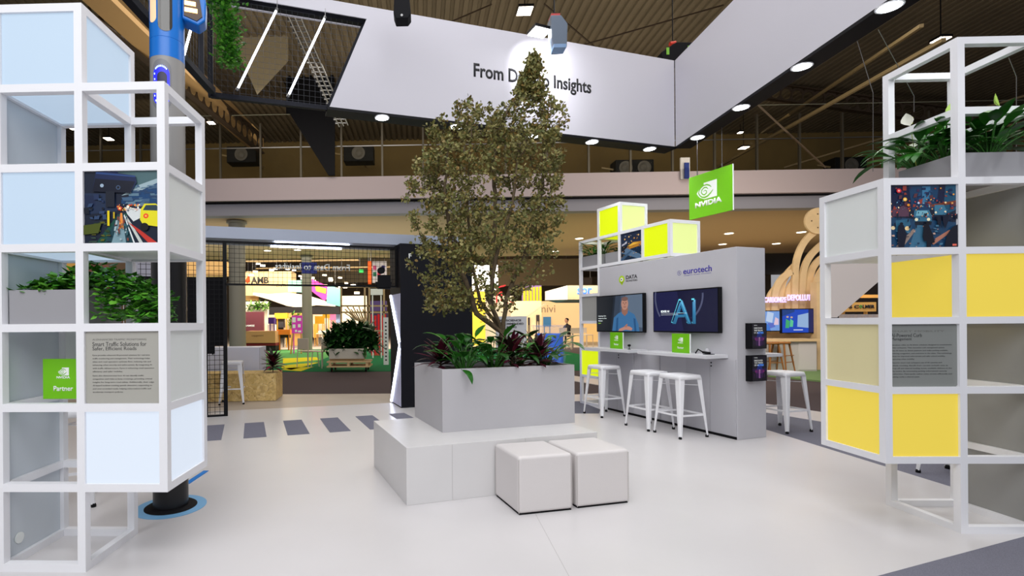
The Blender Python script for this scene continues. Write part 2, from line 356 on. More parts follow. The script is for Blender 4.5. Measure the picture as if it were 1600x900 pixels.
ph2 = [((18, 26, 60), [(0, .6), (1, .6), (1, 1), (0, 1)]), ((20, 60, 96), [(.3, 1), (.75, 1), (.7, .6), (.35, .6)]), ((60, 120, 160), [(.5, .98), (.62, .98), (.62, .68), (.5, .7)]), ((24, 80, 110), [(.8, .5), (1, .6), (1, 1), (.85, 1)]), ((28, 66, 100), [(0, .0), (1, 0), (1, .4), (0, .5)]),
       ((60, 110, 140), [(.3, .0), (.42, .4), (.6, .4), (.56, 0)]), ((150, 130, 120), [(.1, .02), (.36, .3), (.4, .28), (.2, 0)]), ((180, 120, 100), [(.62, .1), (.9, .28), (.93, .25), (.66, .04)]), ((90, 60, 80), [(.05, .62), (.3, .7), (.3, .5), (.05, .5)]),
       ((120, 60, 40), [(.6, .68), (1, .75), (1, .7), (.6, .64)]), ((54, 110, 140), [(.38, .6), (.6, .6), (.64, .5), (.64, .4), (.38, .4), (.37, .5)]), ((16, 28, 44), [(.38, .42), (.64, .42), (.63, .36), (.39, .36)]), ((120, 180, 200), [(.42, .59), (.57, .59), (.6, .51), (.4, .51)]),
       ((250, 240, 200), circ(.41, .45, .025)), ((250, 240, 200), circ(.59, .45, .025)), ((60, 120, 150), [(.68, .68), (.82, .68), (.86, .58), (.84, .52), (.68, .52)]), ((255, 245, 210), circ(.7, .56, .018)), ((255, 235, 200), circ(.84, .57, .016)), ((46, 100, 130), [(.1, .44), (.3, .46), (.33, .34), (.32, .24), (.1, .26)]),
       ((255, 230, 180), circ(.06, .32, .03)), ((255, 220, 160), circ(.27, .31, .035)), ] + speck(60, [(60, 40, 80), (30, 70, 110), (150, 60, 50), (90, 50, 60), (20, 40, 80)], (0, .6, .95, .95), .04, 11) + speck(70, [(250, 180, 80), (230, 90, 60), (120, 180, 210), (255, 220, 170), (200, 60, 60), (40, 90, 130)], (0, .48, .98, .76), .014, 12) + speck(50, [(20, 36, 60), (70, 120, 150), (180, 120, 90), (30, 60, 90), (210, 170, 150)], (0, 0, .98, .34), .035, 13, .5) + speck(26, [(10, 16, 34), (14, 26, 50)], (0, .3, .98, .55), .02, 14, 2.6) + [((8, 12, 28), [(.5, .38), (.57, .36), (.63, .2), (.66, .08), (.6, .06), (.6, 0), (.54, 0), (.54, .1), (.5, .1), (.48, .18)]), ((8, 10, 24), circ(.56, .39, .03)), ((10, 18, 40), [(.12, .36), (.2, .36), (.24, .2), (.2, .0), (.12, 0), (.1, .2)]), ((10, 16, 36), circ(.165, .38, .025)),
       ((10, 20, 40), [(.7, .5), (.74, .5), (.76, .4), (.74, .34), (.7, .38)]), ((10, 20, 44), [(.78, .52), (.84, .5), (.86, .42), (.82, .3), (.78, .4)]), ((10, 16, 34), [(.84, .2), (.92, .32), (1, .36), (1, 0), (.8, 0)]), ((240, 110, 90), [(.92, .05), (.98, .05), (.98, .02), (.92, .02)]), ((220, 40, 50), circ(.13, .91, .035)), ((255, 180, 170), circ(.13, .91, .015)),
       ((255, 190, 60), circ(.22, .77, .03)), ((255, 240, 180), circ(.22, .77, .014)), ((240, 150, 40), circ(.27, .68, .02)), ((200, 220, 250), circ(.42, .71, .016)), ((220, 100, 40), circ(.65, .78, .01)), ((250, 210, 150), circ(.82, .71, .016)), ((230, 160, 90), circ(.92, .7, .016)), ((250, 140, 40), circ(.84, .88, .01)), ((240, 160, 60), circ(.94, .84, .014)), ((240, 170, 60), circ(.75, .94, .01))]
o = picture('photo_panel', RR, T + .0005, T + 4*PK + .0005, PX - T - .001, PK - T - .001, .014, ph2, prnt, (20, 30, 52)); o['label'] = 'photo of people crossing a rainy street with car headlights at night'
# ---- wall with shelving cells on top
WP, WA = Vector((3.245, 5.208, 0)), -1.232
WL = thing('partition_counter_wall', 'light grey demo wall carrying two screens and two narrow counters', 'demo wall', WP, WA)
b = MB(); b.box(-2.09, 0, 0, 0, .401, 1.988); wo = b.build('wall_body', grey, WL, bevel=.003)
def wl(u, v, off=0):
    p = ONP(u, v, WP, WA, off); d = p - WP; return d.x*math.cos(WA) + d.y*math.sin(WA), p.z
greydoor = mat('grey_door', (182, 181, 187), .5)
for x0, x1 in ((-2.05, -1.74), (-1.735, -1.43), (-1.3, -1.0), (-.62, -.312), (-.308, -.012)):
    b = MB(); b.box(x0, -.012, .03, x1, 0, .82); d = b.build('cabinet_door', greydoor, WL, bevel=.002)
for x in (-.29, -1.7):
    for z in (.775, .74):
        b = MB(); b.lathe([(.008, 0), (.008, .004)], 16); k = b.build('lock', black, [o for o in bpy.data.objects if o.parent == WL and o.name.startswith('cabinet_door')][-1 if x > -1 else 1]); k.matrix_local = Matrix.Translation((x, -.0125, z)) @ Matrix.Rotation(PI/2, 4, 'X')
b = MB(); b.box(-2.06, -.004, 0, -.01, 0, .028); b.build('kick_shade', black, WL)  # black strip drawn in for the shade at the wall foot
for x0, x1, d in ((-2.05, -1.2, .3), (-1.05, -.1, .3)):
    b = MB(); b.box(x0, -d, .835, x1, 0, .87); b.build('counter_shelf', mat('shelf_light', (205, 205, 210), .4), WL, bevel=.002)
# logos on the wall
lo = bpy.data.objects.new('wall_logo', None); C.objects.link(lo); lo.parent = WL; lo['label'] = 'lime pin emblem with dark word beside it'
b = MB(); b.prism(circ(-1.645, 1.79, .052, 28), 0, -.002); b.prism([(-1.68, 1.755), (-1.61, 1.755), (-1.64, 1.712)], 0, -.002); b.build('emblem', mat('lime', (180, 214, 30), .5), lo)
b = MB(); b.prism(circ(-1.645, 1.79, .026, 24), -.002, -.003); b.build('emblem_ring', signwhite, lo)
b = MB(); b.prism(circ(-1.648, 1.788, .01, 16), -.003, -.004); b.build('emblem_dot', ink, lo)
text('DATA', lo, -1.565, 1.785, .2, .05, ink, 0, .002, bold=.02); text('MONSTERS', lo, -1.565, 1.75, .2, .022, ink, 0, .002)
lo = bpy.data.objects.new('wall_logo', None); C.objects.link(lo); lo.parent = WL; lo['label'] = 'violet word and ring emblem'
viol = mat('violet_ink', (52, 40, 160), .5)
text('eurotech', lo, -.655, 1.765, .37, .068, viol, 0, .002, bold=.012); text('imagine. build. succeed.', lo, -.645, 1.742, .355, .011, viol, 0, .001)
b = MB(); stroke(b, circ(-.71, 1.785, .026, 25, a1=2*PI*25/24), .004, 0, 0, 1, -.0015); b.build('emblem', viol, lo); text('E', lo, -.718, 1.776, .015, .02, viol, 0, .001)
# shelving above and beside the wall
WR = thing('shelf_rack', 'white cube-frame shelving with lime lit boxes standing on the grey demo wall', 'display rack', WP + Matrix.Rotation(WA, 3, 'Z') @ Vector((-2.545, 0, 0)), WA)
rack(WR, [(0, k) for k in range(6)] + [(1, 5), (1, 6), (2, 5), (3, 5)])
panel(WR, 1, 6, 'front', litchar, 'lit_panel', 'lime backlit panel'); panel(WR, 3, 5, 'front', litchar, 'lit_panel', 'lime backlit panel')
panel(WR, 1, 6, 'right', litpale, 'lit_panel', 'pale lime backlit side panel'); panel(WR, 3, 5, 'right', litpale, 'lit_panel', 'pale lime backlit side panel')
panel(WR, 1, 6, 'bottom', litchar, 'lit_panel', 'lime backlit panel'); panel(WR, 0, 1, 'front', litchar, 'lit_panel', 'lime backlit panel')
panel(WR, 1, 6, 'left', litchar, 'lit_panel'); panel(WR, 1, 6, 'back', litpale, 'lit_panel'); panel(WR, 3, 5, 'back', litpale, 'lit_panel')
b = MB()
for k in range(16): b.box(T + .02, .016, 3*PK + T + .008 + k*.0222, PX - .0, .02, 3*PK + T + .024 + k*.0222)
b.box(T + .001, .0205, 3*PK + T, PX, .024, 4*PK - .001)
b.build('slatted_panel', mat('slat_grey', (176, 176, 172), .5), WR)
panel(WR, 0, 4, 'back', frostg, 'back_panel')
ph3 = [((30, 44, 70), [(0, .5), (1, .6), (1, 1), (0, 1)]), ((14, 40, 66), [(0, .0), (.5, .5), (1, .4), (1, 0)]), ((190, 130, 40), [(.2, .4), (.6, .62), (1, .6), (1, .45), (.5, .4), (.2, .3)]), ((240, 190, 70), [(.3, .5), (.6, .6), (.9, .56), (.5, .5)]), ((90, 120, 150), [(0, .3), (.3, .45), (1, .1), (1, 0), (.8, 0)]),
       ((60, 90, 120), [(0, .1), (.5, .34), (.55, .3), (.1, 0), (0, 0)]), ((250, 190, 90), circ(.2, .78, .03)), ((250, 200, 110), circ(.4, .84, .03)), ((240, 170, 70), circ(.65, .76, .03)), ((250, 200, 120), circ(.85, .84, .03)), ((200, 200, 210), [(.06, .6), (.3, .7), (.3, .62), (.06, .54)]), ((20, 20, 30), [(.1, .4), (.2, .44), (.2, .3), (.1, .28)])] + speck(60, [(240, 180, 60), (60, 90, 130), (200, 130, 40), (20, 34, 60), (150, 160, 170)], (0, .05, .95, .9), .04, 21, .5)
o = picture('photo_panel', WR, T + 2*PX + .0005, T + 5*PK + .0005, PX - T - .001, PK - T - .001, .012, ph3, prnt, (16, 26, 40)); o['label'] = 'dark photo of a lit industrial hall'
# screens
def tv(label, x0, x1, z0, z1, polys, bg, root=WP, ang=WA, dpt=.05, off=-.065):
    o = thing('wall_screen', label, 'screen', root + Matrix.Rotation(ang, 3, 'Z') @ Vector((x0, off, z0)), ang)
    w, h = x1 - x0, z1 - z0
    b = MB(); b.box(0, 0, 0, w, dpt, h); b.build('case', black, o, bevel=.004)
    m = MB(); m.box(w*.3, dpt, h*.3, w*.7, -off - .001, h*.7); m.build('wall_bracket', black, o)
    s = picture('display', o, .012, .016, w - .024, h - .03, -.0015, polys, screen, bg, .001)
    return o, s, w, h
man = [((70, 84, 104), [(.4, 0), (1, 0), (1, 1), (.45, 1)]), ((96, 112, 132), [(.55, .2), (1, .1), (1, 1), (.66, 1)]), ((54, 66, 84), [(.36, 0), (.5, 0), (.56, 1), (.44, 1)]), ((60, 112, 160), [(.36, 0), (.4, .38), (.5, .5), (.6, .56), (.72, .56), (.84, .46), (.92, .2), (.94, 0)]), ((40, 84, 130), [(.44, .0), (.46, .36), (.5, .4), (.49, 0)]), ((40, 84, 130), [(.84, .0), (.82, .36), (.86, .34), (.88, 0)]),
       ((150, 105, 90), [(.57, .64), (.58, .5), (.64, .42), (.7, .5), (.71, .64)]), ((186, 136, 118), circ(.64, .76, .075, 24, .17)), ((120, 90, 84), circ(.64, .9, .07, 20, .06)), ((110, 66, 58), [(.61, .68), (.67, .68), (.66, .665), (.62, .665)]), ((60, 40, 38), circ(.613, .79, .01, 10, .014)), ((60, 40, 38), circ(.667, .79, .01, 10, .014)), ((160, 112, 96), [(.632, .78), (.648, .78), (.652, .72), (.628, .72)]),
       ((190, 136, 120), [(.52, .06), (.66, .14), (.74, .13), (.8, .08), (.78, .02), (.66, .04), (.56, 0), (.5, 0)]), ((170, 116, 100), [(.62, .12), (.68, .2), (.7, .19), (.68, .1)]),
       ((20, 26, 34), [(0, 0), (.32, 0), (.4, 1), (0, 1)])]
t1, s1, w1, h1 = tv('flat screen with a man in a blue shirt, left one on the grey demo wall', -2.075, -1.2, 1.085, 1.585, man, (30, 38, 50))
scrw = mat('screen_white', (230, 240, 240), .4, emit=.9); scrl = mat('screen_lime', (160, 220, 60), .4, emit=.8); scrc = mat('screen_cyan', (90, 190, 210), .4, emit=.7); scrc2 = mat('screen_teal', (40, 110, 150), .4, emit=.5)
for n_, l in enumerate(('Unlocking Video', 'Insights by Data', 'Monsters')): text(l, s1, .05, .21 - n_*.032, .155*len(l)/15, .016, scrw, -.008, .0005)
text('Learn', s1, .05, .115, .05, .014, scrl, -.008, .0005)
rings = [((24, 26, 70), [(0, 0), (.5, 0), (.4, 1), (0, 1)]), ((8, 10, 50), [(.5, 0), (1, 0), (1, 1), (.4, 1)])]
t2, s2, w2, h2 = tv('flat screen reading AI in glowing cyan, right one on the grey demo wall', -1.04, -.15, 1.095, 1.585, rings, (6, 8, 44))
b = MB(); stroke(b, circ(.4, .42, .3, 30, a0=-1.05, a1=.1), .022, 0, 0, 1, -.0035); stroke(b, circ(.46, .42, .42, 30, a0=2.98, a1=3.75), .02, 0, 0, 1, -.0035)
b.build('display_arc', mat('screen_arc', (70, 74, 100), .4, emit=.5), s2)
text('AI', s2, .29, .1, .32, .27, scrc2, -.004, .0005, bold=.02); text('AI', s2, .275, .115, .32, .27, scrc, -.005, .0005)
text('AI', s2, .283, .122, .305, .245, mat('screen_navy', (8, 12, 50), .4, emit=.4), -.006, .0005); text('AI', s2, .298, .11, .3, .24, scrc2, -.007, .0005, bold=-.012)
text('EDGE AI', s2, .13, .235, .12, .024, scrw, -.008, .0005, bold=.02)
b = MB(); b.box(.13, -.009, .222, .5, -.0085, .2235); b.box(.13, -.009, .205, .38, -.0085, .2065); b.build('display_rule', scrw, s2)
# partner cards on the counters
def card(label, root, x, z, y, s, full, lift=0):
    o = thing('partner_sign', label, 'sign', root, 0)
    return o
def sign(label, loc, ang, w, h, body, name='partner_sign', cat='sign', group=None):
    o = thing(name, label, cat, loc, ang, group)
    b = MB(); b.box(-w/2, 0, 0, w/2, .012, h); b.build('board', signgreen, o, bevel=.001)
    b = MB(); b.box(w/2 + .0002, 0, 0, w/2 + .006, .012, h); b.build('edge', signwhite, o)
    return o
def lw(x, y, z): return WP + Matrix.Rotation(WA, 3, 'Z') @ Vector((x, y, z))
for (xa, xb, z, lb) in ((-1.69, -1.455, .8705, 'small green partner card standing under the screen with the man'), (-.67, -.43, .8705, 'small green partner card standing under the AI screen')):
    c_ = sign(lb, lw((xa + xb)/2, -.16, z), WA, xb - xa, .215, '')
    eye_logo(c_, -.032, .125, .065, 0); text('NVIDIA', c_, -.035, .105, .07, .013, signwhite, 0, .001, bold=.03); text('Partner', c_, -.042, .045, .084, .026, signwhite, 0, .001, bold=.02)
    b = MB(); b.prism([(0, 0), (.05, 0), (0, .12)], -.002, .002, M=Matrix.Translation((0, .012, 0)) @ Matrix.Rotation(PI/2, 4, 'Z')); b.build('rear_strut', signwhite, c_)
sp_ = AT(99, 600, 2.6); c_ = sign('green partner sign standing inside the left display rack', (sp_.x, 2.6, 2*PK + T + .001), 0, .222, .213, '')
eye_logo(c_, -.027, .125, .058, 0); text('NVIDIA', c_, -.036, .108, .073, .013, signwhite, 0, .001, bold=.03); text('Partner', c_, -.053, .042, .106, .027, signwhite, 0, .001, bold=.02)
# gadgets on the counters
o = thing('webcam', 'tiny black webcam on the left counter of the demo wall', 'camera', lw(-1.36, -.14, .8705), WA)
b = MB(); b.lathe([(.02, 0), (.02, .004), (.004, .008), (.004, .04)], 16); b.build('stand', black, o); b = MB(); b.tube([(0, .012, .05), (0, -.014, .05)], .014, 12); b.build('camera_head', black, o)
o = thing('table_microphone', 'black desk microphone lying with its cable on the right counter', 'microphone', lw(-.34, -.12, .8705), WA)
b = MB(); b.tube([(-.05, 0, .006), (.0, -.02, .05), (.05, -.01, .022)], .007, 8); b.build('arm', black, o); b = MB(); b.tube([(.05, -.01, .02), (.13, .0, .014)], .013, 10); b.build('handle', black, o)
cp = [(.13 + .03*math.sin(t*2.1), .05*math.cos(t*1.7) - .02, .004) for t in [k*.35 for k in range(22)]]
b = MB(); b.tube(cp, .003, 6); b.build('cable', black, o)
o = thing('mouse_puck', 'light grey round puck beside the microphone on the right counter', 'puck', lw(-.32, -.035, .8705), WA)
b = MB(); b.lathe([(.026, 0), (.028, .01), (.022, .045), (.008, .056)], 24); smooth_angle(b.build('body', grey, o))
# brochure holders on the end face
EA = WA + PI/2
for z, lb in ((.935, 'upper dark brochure holder with a purple cover on the end of the demo wall'), (.602, 'lower dark brochure holder with a purple cover on the end of the demo wall')):
    o = thing('brochure_holder', lb, 'brochure holder', WP + Matrix.Rotation(EA, 3, 'Z') @ Vector((.112, -.052, z)), EA)
    b = MB(); b.box(0, 0, 0, .235, .05, .265); b.build('box', blackm, o, bevel=.002)
    pc = [((22, 14, 44), [(0, 0), (1, 0), (1, 1), (0, 1)]), ((60, 24, 96), [(0, .1), (1, .1), (1, .5), (0, .5)]), ((130, 40, 150), [(.1, .3), (.9, .3), (.8, .45), (.2, .45)]), ((40, 60, 180), [(.3, .45), (.7, .45), (.64, .62), (.36, .62)]), ((200, 60, 150), circ(.25, .38, .05, 10, .03)), ((200, 60, 150), circ(.78, .38, .05, 10, .03)), ((230, 150, 240), [(.45, .38), (.55, .38), (.56, .1), (.44, .1)]), ((255, 200, 240), circ(.5, .42, .05, 12, .04)),
          ((16, 10, 30), [(0, 0), (.3, 0), (.25, .3), (.1, .4), (0, .34)]), ((16, 10, 30), [(1, 0), (.7, 0), (.75, .3), (.9, .4), (1, .34)])] + [((110, 40, 140), [(.1 + .14*k, .3), (.13 + .14*k, .3), (.13 + .14*k, .12), (.1 + .14*k, .12)]) for k in range(6)]
    p = picture('cover', o, .03, .006, .198, .25, -.0015, pc, attrmat('cover_print', .25, .3), (20, 14, 36), .001)
    text('NVIDIA', p, .05, .238, .045, .008, signwhite, -.0055, .0004, bold=.02)
    for n_, l in enumerate(('DISCOVER', 'THE VISION', 'OF AI')): text(l, p, .05 + (.0 if n_ < 2 else .0), .205 - n_*.024, .12 if n_ < 2 else .06, .016, signwhite, -.0055, .0004, bold=.02)
    text('CITIES', p, .1, .155, .08, .02, mat('cyan_ink', (80, 150, 255), .5, emit=.3), -.006, .0004, bold=.03)
# hanging square sign
p0 = ONP(1111, 300, (3.6, 6.3), WA); q0 = ONP(1077, 341, (3.6, 6.3), WA); q1 = ONP(1145, 328, (3.6, 6.3), WA); qt = ONP(1144, 256, (3.6, 6.3), WA)
sw = (q1 - q0).xy.length; sh = qt.z - q1.z; mid = (q0 + q1)/2
HS = sign('square green sign with white eye emblem hanging on two thin cables', (mid.x, mid.y, q1.z), WA, sw, sh, '', 'hanging_sign')
eye_logo(HS, -.5*sw + .19*sw, sh*.4, sw*.47, 0); text('NVIDIA', HS, -.5*sw + .15*sw, sh*.24, sw*.62, sh*.125, signwhite, 0, .002, bold=.045)
for x in (-.3*sw, .27*sw):
    b = MB(); b.tube([(x, .006, sh), (x, .006, 3.6 - q1.z)], .003, 6); b.tube([(x, .006, sh + .001), (x, .006, sh + .05)], .007, 8); b.build('cable', steel, HS)
# ---------------------------------------------------------------- floors
def slabz(name, pts, z0, z1, m, label):
    b = MB(); b.prism([(p[0], p[1]) for p in pts], z0, z1, ax='z'); return struct(b.build(name, m, fix=True), label)
mfloor = mat('floor_white', (204, 201, 202), .28, noise=.025, nscale=1.5, spec=.5)
mcarp = mat('carpet_grey', (112, 112, 124), .95, noise=.22, nscale=260, spec=.1)
mbrown = mat('carpet_brown', (84, 74, 76), .95, spec=.1); mbeige = mat('floor_beige', (176, 164, 152), .4, noise=.06, nscale=2)
mgreen = mat('carpet_green', (88, 150, 84), .95, spec=.1); mgreen2 = mat('carpet_dark_green', (20, 104, 62), .95, spec=.1); myel = mat('carpet_yellow', (214, 200, 30), .95, spec=.1)
u = Vector((math.cos(SY), math.sin(SY), 0)); n = Vector((-math.sin(SY), math.cos(SY), 0))
E0 = FL(370 + 1000, 900); Wb = FL(560, 632)
bw = lambda x: (x, Wb.y + (x - Wb.x)*.27)
fw = lambda x: (x, 2.448 + (x - 2.174)*math.tan(.357))
slabz('floor', [(-9, -2), (60, -2), (60, 60), (-40, 60), (-40, -2)], -.03, -.012, mbrown, 'dark brown carpet of the hall aisle')
slabz('floor_stand', [(-9, -1.5), (.0, -1.5)] + [fw(.9), fw(3.87), (3.87, bw(3.87)[1]), bw(-9)], -.011, 0, mfloor, 'glossy white floor of the stand')
slabz('floor_carpet', [(0, -1.5), (8, -1.5), fw(8), fw(3.87), fw(.9)], -.0115, -.001, mcarp, 'grey carpet in front of the stand')
s0, s1, s2, s3 = FL(1200, 632.5), FL(1282, 642.5), FL(1200, 645), FL(1282, 658.5)
dv = (s3 - s2).normalized()
a0 = s2 - dv*1.6; a1 = s2 + dv*6
slabz('floor_side_carpet', [(3.872, 3.4), (3.872, 9.2), (a0.x, a0.y), (a1.x, a1.y), (9, -.5), (9, 4.9)][:4] + [(6.8, 3.2)] , -.0115, -.002, mcarp, 'grey carpet strip beside the stand')
c0 = s0 - dv*5; c1 = s1 + dv*4; d0 = s2 - dv*5; d1 = s3 + dv*4
slabz('floor_white_strip', [(d0.x, d0.y), (d1.x, d1.y), (c1.x, c1.y), (c0.x, c0.y)], -.0115, .0, mfloor, 'white floor strip beyond the side carpet')
slabz('floor_back_carpet', [tuple(FL(*k).xy) for k in ((872, 628), (905, 627), (938, 640), (936, 646), (898, 646), (872, 641))], -.0005, .002, mcarp, 'grey carpet patch behind the demo wall')
slabz('floor_strip', [bw(-9), bw(1.2), (1.2, 8.75), (-9, 8.6)], -.0115, -.004, mbeige, 'beige floor strip behind the stand')
g0 = FL(400, 580); g1 = FL(600, 546)
slabz('floor_green', [(-9, 12.9), (6, 12.7), (6, 23), (-12, 24)], -.0115, -.003, mgreen2, 'green carpet of the booth behind the gate')
slabz('floor_light_green', [tuple(FL(*p).xy) for p in ((405, 572), (470, 575), (520, 555), (560, 548), (405, 546))], -.003, -.001, mgreen, 'light green carpet patch')
for k, q in enumerate((((440, 575), (455, 578), (500, 566), (440, 571)), ((442, 568), (500, 562), (494, 558), (442, 560)), ((440, 578), (470, 580), (490, 573), (450, 575)))):
    slabz('floor_yellow_ray', [tuple(FL(*p).xy) for p in q], -.001, .001, myel, 'yellow ray printed on the green carpet')
slabz('floor_far', [(-30, 24), (30, 24), (30, 58), (-30, 58)], -.011, -.002, mbeige, 'pale floor of the far hall')
slabz('floor_right_green', [tuple(FL(*p).xy) for p in ((1200, 588), (1290, 597), (1290, 575), (1200, 570))], -.0115, .02, mat('carpet_sage', (120, 150, 96), .9), 'sage green podium floor by the wooden arches')
for a, c in (((835, 800), (905, 930)),):
    p, q = FL(*a), FL(*c); d = (q - p).normalized(); w_ = Vector((-d.y, d.x, 0))*.0014
    slabz('floor_joint', [tuple((p + w_).xy), tuple((q + w_).xy), tuple((q - w_).xy), tuple((p - w_).xy)], .0001, .0005, mat('joint_floor', (176, 172, 172), .5), 'fine joint in the white floor')
# zebra crossing
zb = [((293, 760), (433, 752), (455, 860), (293, 873)), ((577, 742), (710, 735), (768, 836), (618, 848)), ((848, 722), (978, 714), (1065, 812), (918, 825))]
mz = mat('zebra_grey', (118, 118, 132), .95, noise=.15, nscale=200, spec=.1)
P2 = FL(320 + 293/4.706, 500 + 760/4.706); 
names = ['far left, behind the display rack', 'second from the left, half hidden by the display rack', 'beside the mesh gate panel', 'between two others before the gate opening', 'just left of the dark tower', 'at the foot of the dark tower, nearest the bench', 'shortest one, by the tower foot']
for k in range(-3, 5):
    if k == 4: L = .37; w0 = .215
    else: L = .86; w0 = .23
    p = P2 + u*(.4641*k) + (n*.0 if k != 4 else n*.03); bb_ = MB()
    q = [p, p + u*w0, p + u*w0 - n*L + u*.02, p - n*L + u*.01]
    bb_.prism([(a.x, a.y) for a in q], .0002, .003, ax='z'); o = bb_.build('zebra_pad', mz)
    tag(o, {-3: 'grey crossing pad far left, seen through the left display rack', -2: 'grey crossing pad seen through the gap of the left display rack', -1: 'grey crossing pad cut by the right edge of the left display rack', 0: 'grey crossing pad below the mesh gate frame', 1: 'grey crossing pad, third from the dark tower', 2: 'grey crossing pad midway between gate frame and dark tower', 3: 'grey crossing pad partly hidden by the white bench', 4: 'short grey crossing pad at the foot of the dark tower'}[k], 'floor marking', 'zebra crossing pads')
# ---------------------------------------------------------------- bench and planter
BP, BY = Vector((-.104, 3.354, 0)), .32
BN = thing('platform_bench', 'low white L-shaped bench platform under the grey tree planter', 'bench', BP, BY)
bl, bd, bh = 1.517, .981, .39
benchm = mat('bench_white', (212, 210, 210), .3, noise=.02, nscale=3)
b = MB(); b.box(0, 0, 0, bl, bd, bh); b.build('bench_body', benchm, BN, bevel=.002)
b = MB(); b.box(.33, -.0012, .004, .3325, 0, bh - .003); b.box(.9, -.0012, .004, .9025, 0, bh - .003); b.build('panel_joint', mat('joint', (186, 184, 184), .5), BN)
PLo = thing('planter_box', 'large grey rectangular planter standing on the white bench', 'planter', (.16, 3.812, bh + .0005), BY)
pl, pdp, phh = 1.173, .696, .4825
b = MB(); w = .018
b.box(0, 0, 0, pl, w, phh); b.box(0, pdp - w, 0, pl, pdp, phh); b.box(0, w, 0, w, pdp - w, phh); b.box(pl - w, w, 0, pl, pdp - w, phh); b.box(w, w, 0, pl - w, pdp - w, phh - .06)
b.build('planter_shell', mat('planter_light', (184, 182, 186), .5, noise=.02, nscale=2), PLo)
b = MB(); b.box(w, w, phh - .0595, pl - w, pdp - w, phh - .045); b.build('soil', mat('soil', (34, 26, 20), .95, noise=.4, nscale=60), PLo)
PM = Matrix.Translation((.16, 3.812, bh)) @ Matrix.Rotation(BY, 4, 'Z')
# poufs
def pouf(label, px, ang, s, h):
    o = thing('pouf', label, 'pouf', px, ang, 'white cube poufs')
    b = MB(); b.box(0, 0, .007, s[0], s[1], h); q = b.build('upholstery', mat('leather_white', (212, 207, 206), .5, bump=.1, bscale=200), o, bevel=.022, seg=5)
    for p in q.data.polygons: p.use_smooth = True
    q.modifiers['bevel'].harden_normals = True
    b = MB(); b.box(.008, .008, 0, s[0] - .008, s[1] - .008, .007); b.build('base_board', black, o)
    b = MB()
    for x, y in ((.004, .004), (s[0] - .004, .004), (s[0] - .004, s[1] - .004), (.004, s[1] - .004)): b.tube([(x, y, .01), (x, y, h - .02)], .0022, 6)
    b.build('corner_seam', mat('seam', (188, 182, 180), .6), o)
    return o
pouf('white leather cube pouf nearest the camera, left of the pair', (.612, 3.184, 0), math.atan2(.102, .386), (.385, .375), .372)
pouf('white leather cube pouf, right of the pair by the bench', (1.018, 3.305, 0), math.atan2(.111, .394), (.4, .382), .365)
# ---------------------------------------------------------------- leaves
def blade(mb, p, az, el, L, Wd, droop, nseg=5, fold=.18, peak=.4, roll=0):
    p = Vector(p); vs = []; e = el
    for k in range(nseg + 1):
        t = k/nseg
        d = Vector((math.cos(az)*math.cos(e), math.sin(az)*math.cos(e), math.sin(e)))
        sd = Vector((-math.sin(az), math.cos(az), 0)); up = sd.cross(d)
        sd2 = sd*math.cos(roll) + up*math.sin(roll)
        wv = Wd/2*(math.sin(PI*min(1, t/peak)/2) if t < peak else math.cos(PI/2*(t - peak)/(1 - peak))**.8) if 0 < t < 1 else Wd*.02
        vs += [p + sd2*wv + up*fold*wv*-1*-1, p.copy(), p - sd2*wv + up*fold*wv]
        p = p + d*(L/nseg); e -= droop/nseg
    fs = []
    for k in range(nseg):
        a = k*3; fs += [(a, a + 1, a + 4, a + 3), (a + 1, a + 2, a + 5, a + 4)]
    mb.add(vs, fs); return p
def arc(p, az, el, L, droop, n=5):
    pts = [Vector(p)]; e = el
    for k in range(n):
        pts.append(pts[-1] + Vector((math.cos(az)*math.cos(e), math.sin(az)*math.cos(e), math.sin(e)))*(L/n)); e -= droop/n
    return pts, e
lilym = leafmat('lily_leaf', [(20, 62, 16), (46, 112, 30), (30, 86, 22), (84, 150, 48)], .3)
lilys = mat('lily_stem', (50, 104, 34), .5)
cordm = leafmat('cordyline_leaf', [(44, 12, 26), (84, 20, 44), (30, 22, 18), (110, 34, 54), (20, 40, 20)], .35)
ivym = leafmat('ivy_leaf', [(30, 84, 22), (66, 138, 34), (110, 176, 60), (46, 108, 28)], .4)
def lily(name, label, loc, rz=0, R_=.2, nl=24, Ls=(.16, .28), Ws=(.05, .09), st=(.1, .3), root=None, cat='plant', group=None, seed=1, lm=None):
    r = random.Random(seed); o = thing(name, label, cat, loc, rz, group)
    f = MB(); s = MB()
    for k in range(nl):
        az = 2*PI*k/nl*2.4 + r.uniform(-.4, .4); bx = (math.cos(az)*R_*.2*r.random(), math.sin(az)*R_*.2*r.random(), 0)
        pts, e = arc(bx, az, r.uniform(.9, 1.45), r.uniform(*st), r.uniform(.3, .9)); s.tube(pts, .0035, 5)
        blade(f, pts[-1], az + r.uniform(-.3, .3), e, r.uniform(*Ls), r.uniform(*Ws), r.uniform(.8, 1.7))
    f.build('foliage', lm or lilym, o, smooth=True); s.build('stems', lilys, o, smooth=True); return o
def cordyline(name, label, loc, nl=30, L=(.14, .24), h=.12, seed=1, group=None, lm=None, W=(.025, .04)):
    r = random.Random(seed); o = thing(name, label, 'plant', loc, 0, group); f = MB(); s = MB()
    s.tube([(0, 0, 0), (.005, 0, h)], .008, 6)
    for k in range(nl):
        az = k*2.4; t = k/nl
        blade(f, (0, 0, h*.3 + h*.7*t), az, .2 + 1.1*t + r.uniform(-.15, .15), r.uniform(*L), r.uniform(*W), r.uniform(.5, 1.2), 5, .3, .45)
    f.build('foliage', lm or cordm, o, smooth=True); s.build('stem', mat('cane', (90, 70, 50), .8), o); return o
gp = 'plants under the tree in the big planter'
